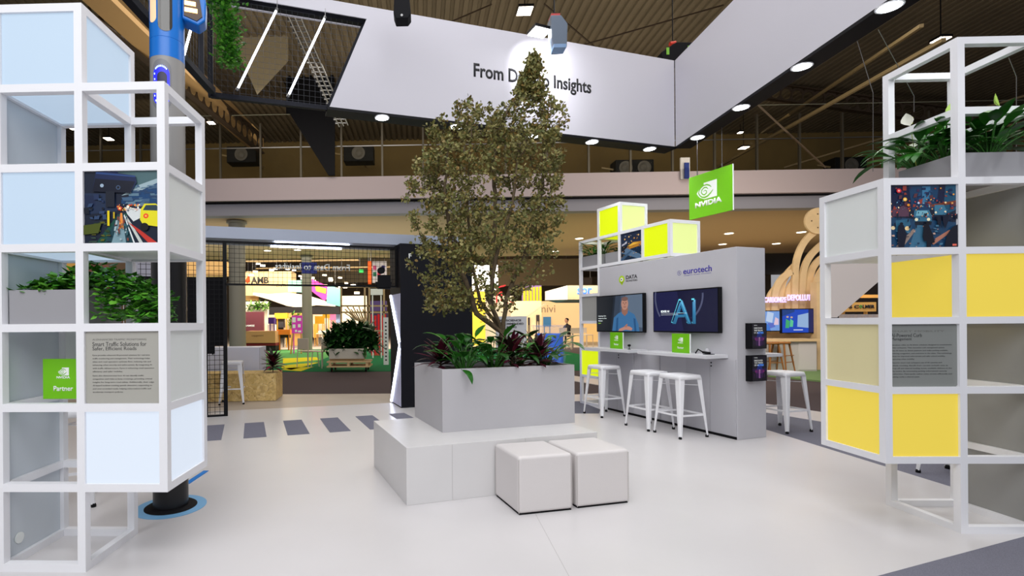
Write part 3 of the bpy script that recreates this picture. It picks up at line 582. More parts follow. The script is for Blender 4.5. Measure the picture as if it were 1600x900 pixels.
for k, (px_, py, kind, sd, lb) in enumerate(((.1, .3, 'c', 3, 'dark purple cordyline at the left end of the grey planter'), (.24, .12, 'l', 4, 'broad green lily drooping over the front left of the grey planter'), (.33, .45, 'l', 5, 'green lily behind the tree trunk, left side of the planter'),
        (.5, .14, 'l', 6, 'green lily right in front of the tree trunk'), (.66, .12, 'c', 7, 'dark purple cordyline just right of the tree trunk'), (.8, .3, 'l', 8, 'tall green lily in the middle right of the planter'), (.9, .12, 'c', 9, 'maroon-leaved cordyline near the right end of the planter'), (1.02, .3, 'c', 12, 'tall dark cordyline at the right end of the planter'), (.98, .14, 'l', 13, 'low green lily at the front right of the planter'))):
    p = PM @ Vector((px_, py, phh - .05))
    if kind == 'c': cordyline('cordyline_plant', lb, p, 40, (.15, .26), .15 + .05*(sd % 3), sd, gp, W=(.035, .055))
    else: lily('peace_lily', lb, p, 0, .2, 34, (.13, .21), (.05, .08), (.12, .33), seed=sd, group=gp)
f = MB(); o = thing('lily_leaf', 'single long green leaf hanging over the front of the grey planter', 'leaf', PM @ Vector((.16, -.006, phh - .09)), BY)
blade(f, (0, 0, .08), -1.4, .2, .2, .06, 1.9, 6); f.build('blade', lilym, o, smooth=True); b = MB(); b.tube([(0, .06, .07), (0, .0, .085)], .003, 5); b.build('stem', lilys, o)
# tree
def tree():
    r = random.Random(5)
    base = PM @ Vector((.66, .34, phh - .05)); Yc = base.y
    o = thing('olive_tree', 'tall small-leaved olive-green tree growing from the big grey planter', 'tree', base)
    prof = [(88, 828, 838), (105, 820, 842), (128, 812, 846), (148, 806, 852), (152, 722, 858), (170, 704, 880), (190, 668, 888), (215, 675, 875), (240, 655, 880), (270, 642, 880), (300, 632, 884), (330, 634, 880), (360, 645, 876), (390, 642, 868), (415, 636, 880), (440, 652, 850), (465, 662, 812), (486, 668, 790)]
    def span(v):
        for a, c in zip(prof, prof[1:]):
            if a[0] <= v <= c[0]:
                t = (v - a[0])/(c[0] - a[0]); return a[1] + (c[1] - a[1])*t, a[2] + (c[2] - a[2])*t
        return None
    def W_(uu, vv, dy): return AT(uu, vv, Yc + dy) - base
    nodes = []; par = []
    def chain(pts, p0=None):
        i = p0
        for q in pts:
            nodes.append(Vector(q)); par.append(i); i = len(nodes) - 1
        return i
    r0 = chain([Vector((0, 0, -.0)), W_(786, 520, 0)])
    fork = r0
    def limb(start, px):
        pts = [W_(a, c, d) for a, c, d in px]; out = []; prev = nodes[start]
        for q in pts:
            nn = max(2, int((q - prev).length/.07))
            for k in range(1, nn + 1): out.append(prev.lerp(q, k/nn) + Vector((r.uniform(-.006, .006), r.uniform(-.006, .006), 0)))
            prev = q
        return chain(out, start)
    l1 = limb(fork, [(768, 480, .02), (768, 400, .05), (775, 330, .05), (770, 250, .04), (790, 180, 0), (830, 110, 0)])
    l2 = limb(fork, [(745, 490, -.05), (728, 440, -.1), (705, 380, -.12), (695, 300, -.1), (700, 220, -.05)])
    l3 = limb(fork, [(790, 470, .0), (810, 420, .1), (835, 360, .15), (848, 290, .1), (850, 210, .05)])
    l4 = limb(fork, [(750, 470, .12), (735, 400, .2), (730, 320, .2), (735, 230, .15), (740, 170, .1)])
    l5 = limb(fork, [(765, 470, -.08), (775, 400, -.15), (800, 320, -.18), (810, 240, -.15)])
    at = []
    while len(at) < 960:
        v = r.uniform(88, 484); a, c = span(v); uu = r.uniform(a, c)
        if v < 165 and 742 < uu < 806: continue
        if v < 205 and 690 < uu < 704: continue
        if v > 395 and uu > 775 and r.random() < .62: continue
        if 415 < v and 730 < uu < 790 and r.random() < .55: continue
        half = (c - a)/2; k = abs((uu - (a + c)/2)/half); dm = min(.42, half/177*.8)*math.sqrt(max(.05, 1 - k*k))
        at.append(W_(uu, v, r.uniform(-dm, dm)))
    tips = []
    ctr = [nodes[i] for i in range(len(nodes))]
    at.sort(key=lambda q: min((q - c).length for c in ctr))
    for q in at:
        best = min(range(len(nodes)), key=lambda i: (nodes[i] - q).length + (.5*max(0, nodes[i].z - q.z + .05)))
        p = nodes[best]; L = (q - p).length
        if L < .03: tips.append((best, best)); continue
        nn = max(2, int(L/.06)); out = []
        for k in range(1, nn + 1):
            t = k/nn; w_ = p.lerp(q, t); w_.z += -.12*L*math.sin(PI*t)*.6; out.append(w_ + Vector((r.uniform(-1, 1), r.uniform(-1, 1), r.uniform(-1, 1)))*.006)
        s_ = len(nodes); e = chain(out, best); tips.append((s_, e))
    cnt = [0]*len(nodes)
    for i in range(len(nodes) - 1, -1, -1):
        cnt[i] += 1
        if par[i] is not None: cnt[par[i]] += cnt[i]
    rad = [min(.034, .0012*c**.47) for c in cnt]
    ch = {}
    for i, p in enumerate(par):
        if p is not None: ch.setdefault(p, []).append(i)
    b = MB(); st = [(0, None)]
    starts = [0]
    while starts:
        i = starts.pop(); pts = []; rs = []
        if par[i] is not None: pts.append(nodes[par[i]]); rs.append(min(rad[par[i]], rad[i]*1.15))
        while True:
            pts.append(nodes[i]); rs.append(rad[i]); c = ch.get(i, [])
            if not c: break
            c = sorted(c, key=lambda k: -cnt[k]); starts += c[1:]; i = c[0]
        if len(pts) > 1: b.tube(pts, rs, 7 if rs[0] > .006 else 4, cap=False)
    b.build('trunk', mat('bark', (92, 78, 58), .9, noise=.3, nscale=30, bump=.5, bscale=60), o, smooth=True)
    f = MB()
    def leaf(p, s):
        d = Vector((r.gauss(0, 1), r.gauss(0, 1), r.gauss(.3, 1))).normalized(); x = Vector((r.gauss(0, 1), r.gauss(0, 1), r.gauss(0, 1)))
        sd = (x - d*x.dot(d)).normalized(); nm = d.cross(sd); w_ = s*.36
        f.add([p, p + d*s*.35 + sd*w_ + nm*.12*s, p + d*s*.8 + sd*w_*.75 + nm*.1*s, p + d*s, p + d*s*.8 - sd*w_*.75 + nm*.1*s, p + d*s*.35 - sd*w_ + nm*.12*s], [(0, 1, 2, 3), (0, 3, 4, 5)])
    for s_, e in tips:
        ids = []; i = e
        while i is not None and i >= s_: ids.append(i); i = par[i]
        ids = ids[:6]
        for i in ids:
            for k in range(r.randint(8, 12)):
                leaf(nodes[i] + Vector((r.gauss(0, .02), r.gauss(0, .02), r.gauss(0, .022))), r.uniform(.022, .038))
    f.build('foliage', leafmat('tree_leaf', [(72, 74, 34), (128, 122, 66), (100, 102, 50), (156, 146, 92), (88, 98, 50), (134, 106, 54), (112, 116, 68)], .55), o)
tree()
# ---------------------------------------------------------------- stools
def stool_proto():
    o = thing('metal_stool', '', 'stool'); hs = .625; h = .655
    b = MB(); s = .15
    rr = []
    for cx, cy, a in ((s - .04, s - .04, 0), (-s + .04, s - .04, 1), (-s + .04, -s + .04, 2), (s - .04, -s + .04, 3)):
        rr += [(cx + .04*math.cos(PI/2*(a + k/4)), cy + .04*math.sin(PI/2*(a + k/4))) for k in range(5)]
    def ring(z, k): return [(x*k, y*k, z) for x, y in rr]
    m = len(rr); lv = [ring(h - .045, 1.03), ring(h - .012, 1.0), ring(h - .002, .97), ring(h, .92), ring(h - .006, .8)]
    vs = [v for l in lv for v in l]; fs = [(i*m + k, i*m + (k + 1) % m, (i + 1)*m + (k + 1) % m, (i + 1)*m + k) for i in range(len(lv) - 1) for k in range(m)]
    fs.append(tuple((len(lv) - 1)*m + k for k in range(m))); b.add(vs, fs)
    se = smooth_angle(b.build('seat', white, o)); 
    sl = se.modifiers.new('t', 'SOLIDIFY'); sl.thickness = .003
    for sx in (-1, 1):
        for sy in (-1, 1):
            b = MB()
            def P(z, a, c): t = 1 - z/h; k = .142 + .045*t; return Vector((sx*(k - a), sy*(k - c), z))
            lv = []
            for z, w_ in ((h - .03, .062), (.45, .052), (.2, .036), (.02, .024)):
                lv.append([P(z, w_, 0), P(z, .006, 0), P(z, 0, .006), P(z, 0, w_)])
            vs = [v for l in lv for v in l]; b.add(vs, [(i*4 + k, i*4 + k + 1, i*4 + k + 5, i*4 + k + 4) for i in range(3) for k in range(3)])
            lg = b.build('leg', white, o); sm = lg.modifiers.new('t', 'SOLIDIFY'); sm.thickness = .004; sm.offset = 0
            b = MB(); q = P(.0, .012, .012); b.lathe([(.016, 0), (.017, .012), (.012, .028)], 12, (q.x, q.y, 0)); b.build('foot_cap', black, lg)
    for z, in ((.235,),):
        for a, c in (((-1, -1), (1, -1)), ((1, -1), (1, 1)), ((1, 1), (-1, 1)), ((-1, 1), (-1, -1))):
            k = .142 + .045*(1 - z/h) - .008; b = MB(); b.bar((a[0]*k, a[1]*k, z), (c[0]*k, c[1]*k, z), .012, .018); b.build('stretcher', white, o)
    b = MB()
    k = .142 + .045*(1 - .54/h) - .01
    for a, c in (((-1, -1), (1, 1)), ((1, -1), (-1, 1))): b.bar((a[0]*k, a[1]*k, .545), (c[0]*k, c[1]*k, .545), .012, .006)
    b.build('cross_brace', white, o); return o
SP = stool_proto(); SG = 'white metal stools'
first = True
for (px_, py), a, lb in (((944, 648), .33, 'white metal stool at the left counter, farthest of the three'), ((1014.5, 667.5), .33, 'white metal stool in the middle of the three at the demo wall'), ((1063, 679), .31, 'white metal stool nearest the camera at the demo wall'),
        ((1224, 671), .3, 'white metal stool beyond the right end of the demo wall'), ((364, 629.5), .25, 'white metal stool in front of the chipboard counter by the gate'), ((104, 786), .5, 'white metal stool behind the left display rack'), ((1503, 745), .3, 'white metal stool behind the right display rack')):
    p = FL(px_, py)
    if first: SP.location = p; SP.rotation_euler = (0, 0, a); SP['label'] = lb; SP['group'] = SG; first = False
    else: dup(SP, p, a, lb, SG)
# ---------------------------------------------------------------- sensor pole
PP = Vector((-1.7, 3.33, 0))
SPo = thing('sensor_pole', 'round sensor pole, black at the foot, grey and blue above, behind the left rack', 'pole', PP)
smooth_angle(MB().lathe([(.165, 0), (.165, .006), (.155, .012), (.111, .014)], 48).build('base_flange', blackm, SPo))
smooth_angle(MB().lathe([(.11, .014), (.11, 1.68)], 48).build('lower_shaft', mat('pole_black', (20, 19, 22), .35), SPo))
smooth_angle(MB().lathe([(.108, 1.68), (.108, 3.0)], 48).build('middle_shaft', mat('pole_grey', (142, 140, 138), .35), SPo))
pb = mat('pole_blue', (12, 110, 200), .3)
tp = smooth_angle(MB().lathe([(.1085, 3.0), (.1085, 3.12), (.107, 3.122), (.107, 3.126), (.1085, 3.128), (.1085, 4.0)], 48).build('upper_shaft', pb, SPo))
def onpole(az, z, r=.109): return Vector((math.cos(az)*r, math.sin(az)*r, z))
def slot(az, z0, z1, hw, m, r, name, par):
    pts = [(hw*math.cos(PI*k/10), z1 - hw + hw*math.sin(PI*k/10)) for k in range(11)] + [(hw*math.cos(PI + PI*k/10), z0 + hw + hw*math.sin(PI + PI*k/10)) for k in range(11)]
    vs = []; N = len(pts)
    for rad_ in (r - .02, r):
        vs += [(math.cos(az + x/r)*rad_, math.sin(az + x/r)*rad_, z) for x, z in pts]
    b = MB(); cN = len(vs)
    ns = 9; strips = []
    # curved face: rows across the slot height
    zz = [z0 + hw*(1 - math.cos(PI/2*k/10)) for k in range(11)] + [z0 + hw + (z1 - z0 - 2*hw)*k/4 for k in (1, 2, 3)] + [z1 - hw + hw*math.sin(PI/2*k/10) for k in range(11)]
    def half(z):
        if z > z1 - hw: return math.sqrt(max(0, hw*hw - (z - z1 + hw)**2))
        if z < z0 + hw: return math.sqrt(max(0, hw*hw - (z0 + hw - z)**2))
        return hw
    g = []
    for z in zz:
        hh = half(z); g.append([(math.cos(az + x/r)*r, math.sin(az + x/r)*r, z) for x in [hh*(2*k/8 - 1) for k in range(9)]])
    gi = [(math.cos(az + x/r)*(r - .01), math.sin(az + x/r)*(r - .01), z) for z, row in zip(zz, g) for x in [half(z)*(2*k/8 - 1) for k in range(9)]]
    vs = [v for row in g for v in row]
    b.add(vs, [(i*9 + k, i*9 + k + 1, i*9 + k + 10, i*9 + k + 9) for i in range(24) for k in range(8)])
    o = b.build(name, m, par, smooth=True); return o
az = -1.46
r1 = slot(az, 2.64, 2.975, .062, mat('slot_grey', (120, 120, 124), .4), .1105, 'light_recess', SPo)
r2 = slot(az, 2.67, 2.93, .053, mat('slot_blue', (20, 20, 200), .4, emit=1.2, ecol=(30, 36, 245)), .1125, 'blue_glow_ring', SPo)
slot(az + .06, 2.71, 2.89, .032, mat('slot_dark', (16, 10, 60), .4, emit=.08), .1145, 'speaker_grille', r2)
b = MB()
for k in range(28):
    t = 2*PI*k/28; hx = .043*math.cos(t); zc = 2.805 + (.078 if math.sin(t) > 0 else -.078) + .043*math.sin(t)
    if abs(math.cos(t)) > .9: zc = 2.805 + (k % 5 - 2)*.036
    p = onpole(az + hx/.113, zc, .1135); b.box(p.x - .002, p.y - .002, p.z - .005, p.x + .002, p.y + .002, p.z + .005)
b.build('led_dots', mat('led_blue', (140, 160, 255), .4, emit=5), r2)
slot(-1.22, 3.16, 4.2, .045, mat('slot_glass', (60, 56, 50), .08, spec=.8), .1105, 'glass_slot', SPo)
slot(-2.0, 3.22, 4.2, .03, mat('slot_glow', (200, 170, 140), .3, emit=.7, ecol=(250, 205, 160)), .1105, 'lamp_window', SPo)
arm = MB(); arm.prism([(.1, 3.29), (.2, 3.26), (.245, 3.3), (.25, 3.42), (.2, 3.8), (.1, 3.9)], -.06, .06); ar = arm.build('lamp_arm', pb, SPo, bevel=.01); ar.rotation_euler = (0, 0, .35)
b = MB(); b.prism([(.11, 3.31), (.19, 3.285), (.225, 3.32), (.2, 3.5), (.11, 3.6)], -.0605, -.066); b.build('lamp_recess', mat('recess_dark', (70, 48, 30), .4), ar)
b = MB()
for k in range(3): b.box(.115, -.072, 3.335 + k*.045, .195 - k*.01, -.0665, 3.362 + k*.045)
b.build('lamp_strip', mat('warm_led', (255, 200, 120), .4, emit=4), ar)
b = MB(); b.lathe([(.225, .0005), (.225, .003), (.168, .0035)], 64); o = b.build('floor_disc', mat('disc_blue', (118, 172, 214), .5), None, loc=PP); tag(o, 'pale blue round sticker on the floor around the pole foot', 'floor sticker')
p, q = FL(292, 756), FL(322, 736); b = MB(); w = (q - p).normalized().cross(Vector((0, 0, 1)))*.022
b.prism([tuple((a + c).xy) for a, c in ((p, w), (q, w), (q, -w), (p, -w))], .0005, .004, ax='z'); tag(b.build('floor_stripe', mat('stripe_blue', (10, 120, 205), .5)), 'bright blue stripe on the white floor behind the pole foot', 'floor sticker')
# ---------------------------------------------------------------- rack planters and plants
def box_planter(label, loc, rz, w, d, h, m=planterg):
    o = thing('planter_trough', label, 'planter', loc, rz, None); b = MB(); t = .008
    b.box(0, 0, 0, w, t, h); b.box(0, d - t, 0, w, d, h); b.box(0, t, 0, t, d - t, h); b.box(w - t, t, 0, w, d - t, h); b.box(t, t, 0, w - t, d - t, h - .03)
    b.build('trough', m, o); b = MB(); b.box(t, t, h - .0298, w - t, d - t, h - .022); b.build('soil', MATS['soil'], o); return o
zz = 3*PK + T + .001
box_planter('grey trough with trailing ivy on a shelf of the left display rack', (-2.131 + T + .003, 2.44 + .035, zz), 0, PX - T - .006, PD - .08, .172)
def ivy(label, pts_fn, nleaf, sz, name='ivy_plant', root=(0, 0, 0), seed=2, vines=()):
    r = random.Random(seed); o = thing(name, label, 'plant', root); f = MB(); s = MB()
    for v in vines: s.tube(v, .0025, 4)
    for k in range(nleaf):
        p = pts_fn(r); az = r.uniform(-PI, 0) if r.random() < .75 else r.uniform(0, PI)
        L = r.uniform(*sz); e = r.uniform(-.7, .6)
        d = Vector((math.cos(az)*math.cos(e), math.sin(az)*math.cos(e), math.sin(e))); sd = Vector((-math.sin(az), math.cos(az), r.uniform(-.4, .4))).normalized(); up = sd.cross(d)
        w_ = L*.46
        f.add([p, p - d*L*.12 + sd*w_*.6, p + d*L*.3 + sd*w_ + up*.1*L, p + d*L*.7 + sd*w_*.5 + up*.06*L, p + d*L, p + d*L*.7 - sd*w_*.5 + up*.06*L, p + d*L*.3 - sd*w_ + up*.1*L, p - d*L*.12 - sd*w_*.6], [(0, 1, 2, 3, 4), (0, 4, 5, 6, 7)])
    f.build('foliage', ivym, o); s.build('vines', lilys, o, smooth=True); return o
b0 = Vector((-2.131 + .03, 2.47, zz + .15))
def mound(r):
    x = r.random(); return Vector((.03 + x*.36, r.uniform(.03, .32), .0 + r.random()**.7*(.03 + .15*x)))
ivy('dark green bushy ivy in the grey trough of the left rack', mound, 520, (.035, .06), root=b0, seed=4)
def spill(r):
    t = r.random(); x = t*.33; top = .15*(1 - t*.6) - (.14*max(0, t - .5)); return Vector((x, r.uniform(-.02, .2), -.14 + (top + .14)*r.random()))
vn = []
rr_ = random.Random(3)
for k in range(16):
    x = rr_.uniform(0, .1); vn.append([(x, .05 + .1*rr_.random(), .08), (x + .06, .0 + rr_.uniform(0, .12), .07), (x + .15 + .1*rr_.random(), rr_.uniform(0, .12), .0), (x + .2 + .12*rr_.random(), rr_.uniform(0, .1), -.12)])
ivy('bright green trailing ivy spilling into the cell right of the trough', spill, 900, (.026, .045), root=Vector((-2.131 + PX + T + .01, 2.5, zz + .155)), seed=8, vines=vn)
zr = 5*PK + T + .001
trough_o = box_planter('long grey trough with peace lilies near the top of the right display rack', (3.079 + T + .004, 2.934 + .04, zr), 0, PX - T - .008, PD - .06, .15)
for k, (x, y, sd, lb) in enumerate(((.1, .22, 21, 'peace lily with a white bloom, left end of the right rack trough'), (.24, .1, 22, 'peace lily in the middle of the right rack trough'), (.34, .25, 23, 'peace lily at the right end of the right rack trough'), (.08, .36, 24, 'peace lily at the rear left corner of the right rack trough'))):
    pl_ = lily('peace_lily', lb, (3.079 + T + x, 2.934 + y, zr + .125), 0, .12, 40, (.13, .22), (.045, .07), (.1, .26), seed=sd, group='peace lilies on the right rack')
    if k == 3:
        r = random.Random(2); sp = MB(); blade(sp, (-.06, -.02, .3), 3.4, 1.35, .085, .07, .5, 5, .5, .45); sp.build('white_bloom', mat('spathe', (240, 240, 225), .4), pl_, smooth=True); s = MB(); s.tube([(0, 0, 0), (-.03, -.01, .18), (-.06, -.02, .3)], .002, 5); s.tube([(-.055, -.024, .31), (-.055, -.03, .35)], .005, 6); s.build('bloom_stalk', mat('stalk_yellow', (200, 210, 110), .5), pl_)
    if k in (0, 1):
        sp = MB(); blade(sp, (.02, -.04, .3), 1.4 + k, 1.45, .08, .05, .2, 5, .6, .4); sp.build('green_bloom', mat('spathe_green', (170, 205, 90), .4), pl_, smooth=True); s = MB(); s.tube([(0, 0, 0), (.02, -.04, .3)], .002, 5); s.build('bloom_stalk', MATS['lily_stem'], pl_)
zt = 5*PK + T + .001; WRo = WP + Matrix.Rotation(WA, 3, 'Z') @ Vector((-2.545, 0, 0))
def wr(x, y, z): return WRo + Matrix.Rotation(WA, 3, 'Z') @ Vector((x, y, z))
box_planter('small grey trough in the leftmost shelf cell beside the lime boxes', wr(T + .003, .03, zt), WA, PX - T - .006, PD - .07, .16)
box_planter('grey trough behind the open cell under the lime box', wr(T + PX + .003, .1, zt), WA, PX - T - .006, PD - .14, .16)
for x, y, sd, lb in ((.08, .15, 31, 'leafy green plant at the outer end of the small shelf trough'), (.27, .2, 32, 'leafy green plant close to the lime box in the small shelf trough'), (.55, .26, 33, 'green plant in the open cell, left half'), (.74, .26, 34, 'green plant in the open cell, right half')):
    p = wr(x + T, y, zt + .135); lily('leafy_plant', lb, p, 0, .1, 30 if x < .5 else 26, (.14, .24) if x < .5 else (.07, .11), (.03, .05), (.06, .2) if x < .5 else (.04, .08), seed=sd, group='plants in the shelf troughs')
# ---------------------------------------------------------------- hanging banner ring
HB, HT = 3.6, 4.77
A0 = FL(328, 145, HB); RG = thing('hanging_banner', 'large hanging ring banner of white fabric with black lower trim above the stand', 'banner', A0, SY)
BL = 5.90; th = .2
Rw = Matrix.Rotation(-SY, 4, 'Z')
def rl(p): return Rw @ (Vector(p) - A0)      # world -> ring local
b = MB(); b.prism([(1.22, HB - HB + .0), (BL, .0), (BL, HT - HB), (0, HT - HB), (0, 1.03), (1.641, 1.03)], 0, .012); b.build('back_fabric', whitefab, RG)
b = MB(); b.prism([(1.22, .0), (BL + .05, .0), (BL + .05, HT - HB), (0, HT - HB), (0, 1.03), (1.641, 1.03)], th - .01, th); b.build('outer_fabric', whitefab, RG)
def frm(mb, a, c, w=.05, d=.05): mb.bar(a, c, w, d)
b = MB()
b.box(1.2, 0, -.03, BL + .02, th, 0); b.build('lower_trim', black, RG)
c0 = rl((3.483, 6.874, HB)); c1 = rl((3.483, 1.0, HB))
dS = (c1 - c0).normalized(); nS = Vector((-dS.y, dS.x, 0))     # outward of the right side
if nS.x < 0: nS = -nS
b = MB(); b.prism3([c0, c1, c1 + Vector((0, 0, HT - HB)), c0 + Vector((0, 0, HT - HB))], nS*.012); b.build('side_fabric', whitefab, RG, fix=True)
b = MB(); b.prism3([c0 + nS*(th - .01), c1 + nS*(th - .01), c1 + nS*(th - .01) + Vector((0, 0, HT - HB)), c0 + nS*(th - .01) + Vector((0, 0, HT - HB))], nS*.012); b.build('outer_fabric', whitefab, RG, fix=True)
b = MB(); z3 = Vector((0, 0, -.03)); b.prism3([c0, c1, c1 + nS*th, c0 + nS*th], z3); b.build('lower_trim', black, RG, fix=True)
# mesh window in the back piece and the open mesh piece on the left
def wires(mb, P, ux, uz, poly, sp, r=.0022, diag=False):
    """square wire grid clipped to poly given in (a,c) of the plane P + a*ux + c*uz"""
    def clip(val, axis):
        xs = []
        for i in range(len(poly)):
            p, q = poly[i], poly[(i + 1) % len(poly)]
            if (p[axis] - val)*(q[axis] - val) < 0: xs.append(p[1 - axis] + (val - p[axis])/(q[axis] - p[axis])*(q[1 - axis] - p[1 - axis]))
        return sorted(xs)
    for axis in (0, 1):
        lo, hi = min(p[axis] for p in poly), max(p[axis] for p in poly); v = lo + sp*.5
        while v < hi:
            xs = clip(v, axis)
            for j in range(0, len(xs) - 1, 2):
                a = (v, xs[j]) if axis == 0 else (xs[j], v); c = (v, xs[j + 1]) if axis == 0 else (xs[j + 1], v)
                mb.bar(P + ux*a[0] + uz*a[1], P + ux*c[0] + uz*c[1], r*2)
            v += sp
X_, Z_ = Vector((1, 0, 0)), Vector((0, 0, 1))
win = [(.02, .02), (1.2, .02), (1.6, 1.0), (.02, 1.03)]
wire = mat('wire_dark', (40, 42, 50), .5)
navy = mat('frame_navy', (12, 14, 26), .5, spec=.2)
b = MB(); wires(b, Vector((0, .05, 0)), X_, Z_, win, .06, .0011); b.build('mesh_panel', wire, RG)
b = MB(); frm(b, (1.21, th/2, 0), (1.64, th/2, 1.04)); frm(b, (0, th/2, 1.04), (1.66, th/2, 1.04), .07); frm(b, (0, th/2, .0), (0, th/2, 1.05)); frm(b, (.0, th/2, .02), (1.23, th/2, .02), .05); b.build('window_frame', navy, RG)
l0 = rl((-2.114, 5.04, HB)); l1 = rl((-2.114, 1.2, HB)); dL = (l1 - l0).normalized()
b = MB(); wires(b, l0, dL, Z_, [(.02, .02), (3.8, .02), (3.8, 1.03), (.02, 1.03)], .06, .0011); b.build('mesh_panel', wire, RG)
b = MB(); b.bar(l0 + Z_*.02, l1 + Z_*.02, .07, .06); b.bar(l0 + Z_*1.04, l1 + Z_*1.04, .07, .07); b.bar(l0 + dL*.25, l0 + dL*.25 + Z_*1.04, .05); b.bar(l0 + dL*2.2, l0 + dL*2.2 + Z_*1.04, .05); b.build('window_frame', navy, RG)
# led tubes
def tube_led(a, c, lab=None):
    b = MB(); b.tube([a, c], .011, 10); t = b.build('led_tube', ledw, RG, smooth=True)
    e = MB(); d = (c - a).normalized(); e.tube([a - d*.03, a], .018, 8); e.tube([c, c + d*.03], .018, 8); e.tube([c + d*.03, c + d*.03 + Z_*.09], .004, 5); e.build('tube_end', steel, t)
for a, c in ((( .273, .0, .067), (.66, .0, .93)), ((.785, .0, .063), (1.165, .0, .93))): tube_led(Vector(a) + Vector((0, -.03, 0)), Vector(c) + Vector((0, -.03, 0)))
lx = (-2.114, 0, 0)
for q in (((287, 88), (302, 32)), ((253, 36), (262, -4)), ((277, 34), (287, -10))):
    a, c = [rl(ONP(*k, (-2.08, 5, 0), PI/2)) for k in q]; tube_led(a, c)
# lettering: fitted on the back fabric
text('From Data to Insights', RG, 2.934, .505, 1.64, .215, mat('ink_navy', (18, 18, 24), .6), 0, .003, bold=.022)
# round downlights
glow = mat('downlight_glow', (240, 248, 255), .4, emit=14)
DL = [FL(*p, HB - .03) for p in ((597, 183), (713, 197), (832, 212), (925, 221), (1015, 232), (1090, 214), (1158, 167), (1253, 103), (1390, 9))]
DL += [Vector((3.575, 3.0, HB - .03)), Vector((3.575, 2.1, HB - .03))]
for p in DL:
    q = rl(p); b = MB(); b.lathe([(.085, -.006), (.085, .0), (.075, .004)], 28, (q.x, q.y, q.z - .004)); d = b.build('downlight', mat('ring_white', (220, 220, 225), .4), RG)
    b = MB(); b.lathe([(.07, -.0125), (.07, -.0105)], 28, (q.x, q.y, q.z)); b.build('diffuser', glow, d)
# ivy hanging from the frame
iv0 = AT(335, -10, 4.75)
def hang(r):
    t = r.random()**.8; z = -t*1.0; w_ = .19*(1 - t*.5); x = r.gauss(.0, w_*.5) + .06 + .10*t
    return Vector((x, r.gauss(0, .05), z + .3))
rv = random.Random(9); vn = [[(rv.uniform(-.05, .12), rv.uniform(-.05, .05), .35), (rv.uniform(-.08, .16), rv.uniform(-.06, .06), -.1), (rv.uniform(0, .2), rv.uniform(-.05, .05), -.4 - .25*rv.random())] for k in range(12)]
ivy('bright ivy curtain hanging from the ring corner above the left rack', hang, 1700, (.024, .042), name='hanging_ivy', root=iv0, seed=6, vines=vn)
# hung lamps
def hung(name, label, p, build, cable=3.0):
    o = thing(name, label, 'spotlight' if 'spot' in name or 'flood' in name else 'hoist', p); build(o); b = MB(); b.tube([(0, 0, 0), (0, 0, cable)], .008, 6); b.build('hanging_cable', black, o); return o
fp = AT(866, 30, 5.75)
def flood(o):
    M = Matrix.Rotation(.12, 4, 'Y')
    b = MB(); b.prism([(-.06, 0), (.06, 0), (.13, -.1), (.12, -.36), (-.02, -.37), (-.05, -.25)], -.08, .08); b.build('body', mat('lamp_body', (84, 96, 112), .45), o, bevel=.01)
    b = MB(); pts_ = [FL(*k, fp.z - .13) - fp for k in ((823, 55), (849, 60), (862, 46), (837, 40))]; b.prism3([p + Vector((0, 0, .003)) for p in pts_], (0, 0, .03)); h = b.build('reflector', black, o, fix=True)
    b = MB(); cc_ = sum(pts_, Vector())/4; b.prism3([cc_ + (p - cc_)*.93 for p in pts_], (0, 0, -.006)); b.build('lamp_panel', mat('flood_glow', (255, 255, 255), .4, emit=16), h, fix=True)
    b = MB(); b.box(-.05, -.06, 0, .05, .06, .03); b.tube([(-.03, 0, .04), (.03, 0, .04)], .02, 8); b.build('clamp', mat('clamp_red', (170, 50, 50), .5), o)
    b = MB(); b.box(-.03, -.085, -.37, .11, .05, -.33); b.build('rear_box', mat('lamp_blue', (110, 140, 176), .5), o)
hung('flood_lamp', 'bright rectangular flood lamp hanging in front of the banner over the lettering', fp, flood)
fp2 = AT(628, 10, 4.9)
def spot(o):
    b = MB(); b.prism([(-.07, .1), (.07, .1), (.09, -.12), (.06, -.16), (-.06, -.16), (-.08, -.1)], -.07, .07); b.build('body', blackm, o, bevel=.008)
    b = MB(); b.prism([(-.16, .3), (.07, .3), (.07, .1), (-.1, .12), (-.2, .2)], -.05, .05); b.build('bracket', black, o)
    b = MB(); b.lathe([(.012, 0), (.012, .004)], 12); k = b.build('lens', steel, o); k.matrix_local = Matrix.Translation((0, -.07, -.13)) @ Matrix.Rotation(PI/2, 4, 'X')
hung('spot_lamp', 'black spot lamp clamped over the top edge of the banner, left of the lettering', fp2, spot)
fp3 = AT(1051, 66, 7.3)
def hoist(o):
    b = MB(); b.prism([(-.2, -.18), (-.02, -.06), (.02, -.04), (.3, -.05), (.32, -.12), (.1, -.3), (0, -.4), (-.17, -.34)], -.08, .08); b.build('body', blackm, o, bevel=.01)
    b = MB(); b.tube([(-.04, 0, -.03), (.04, 0, -.02)], .035, 10); b.build('hook_block', mat('hook_red', (200, 50, 30), .5), o)
    b = MB(); b.box(-.13, -.085, -.22, -.09, -.081, -.12); b.box(.17, -.085, -.12, .26, -.081, -.1); b.build('tape', mat('tape_lime', (120, 180, 60), .5), o)
hung('chain_hoist', 'black chain hoist with red hook at the inner corner of the banner', fp3, hoist)
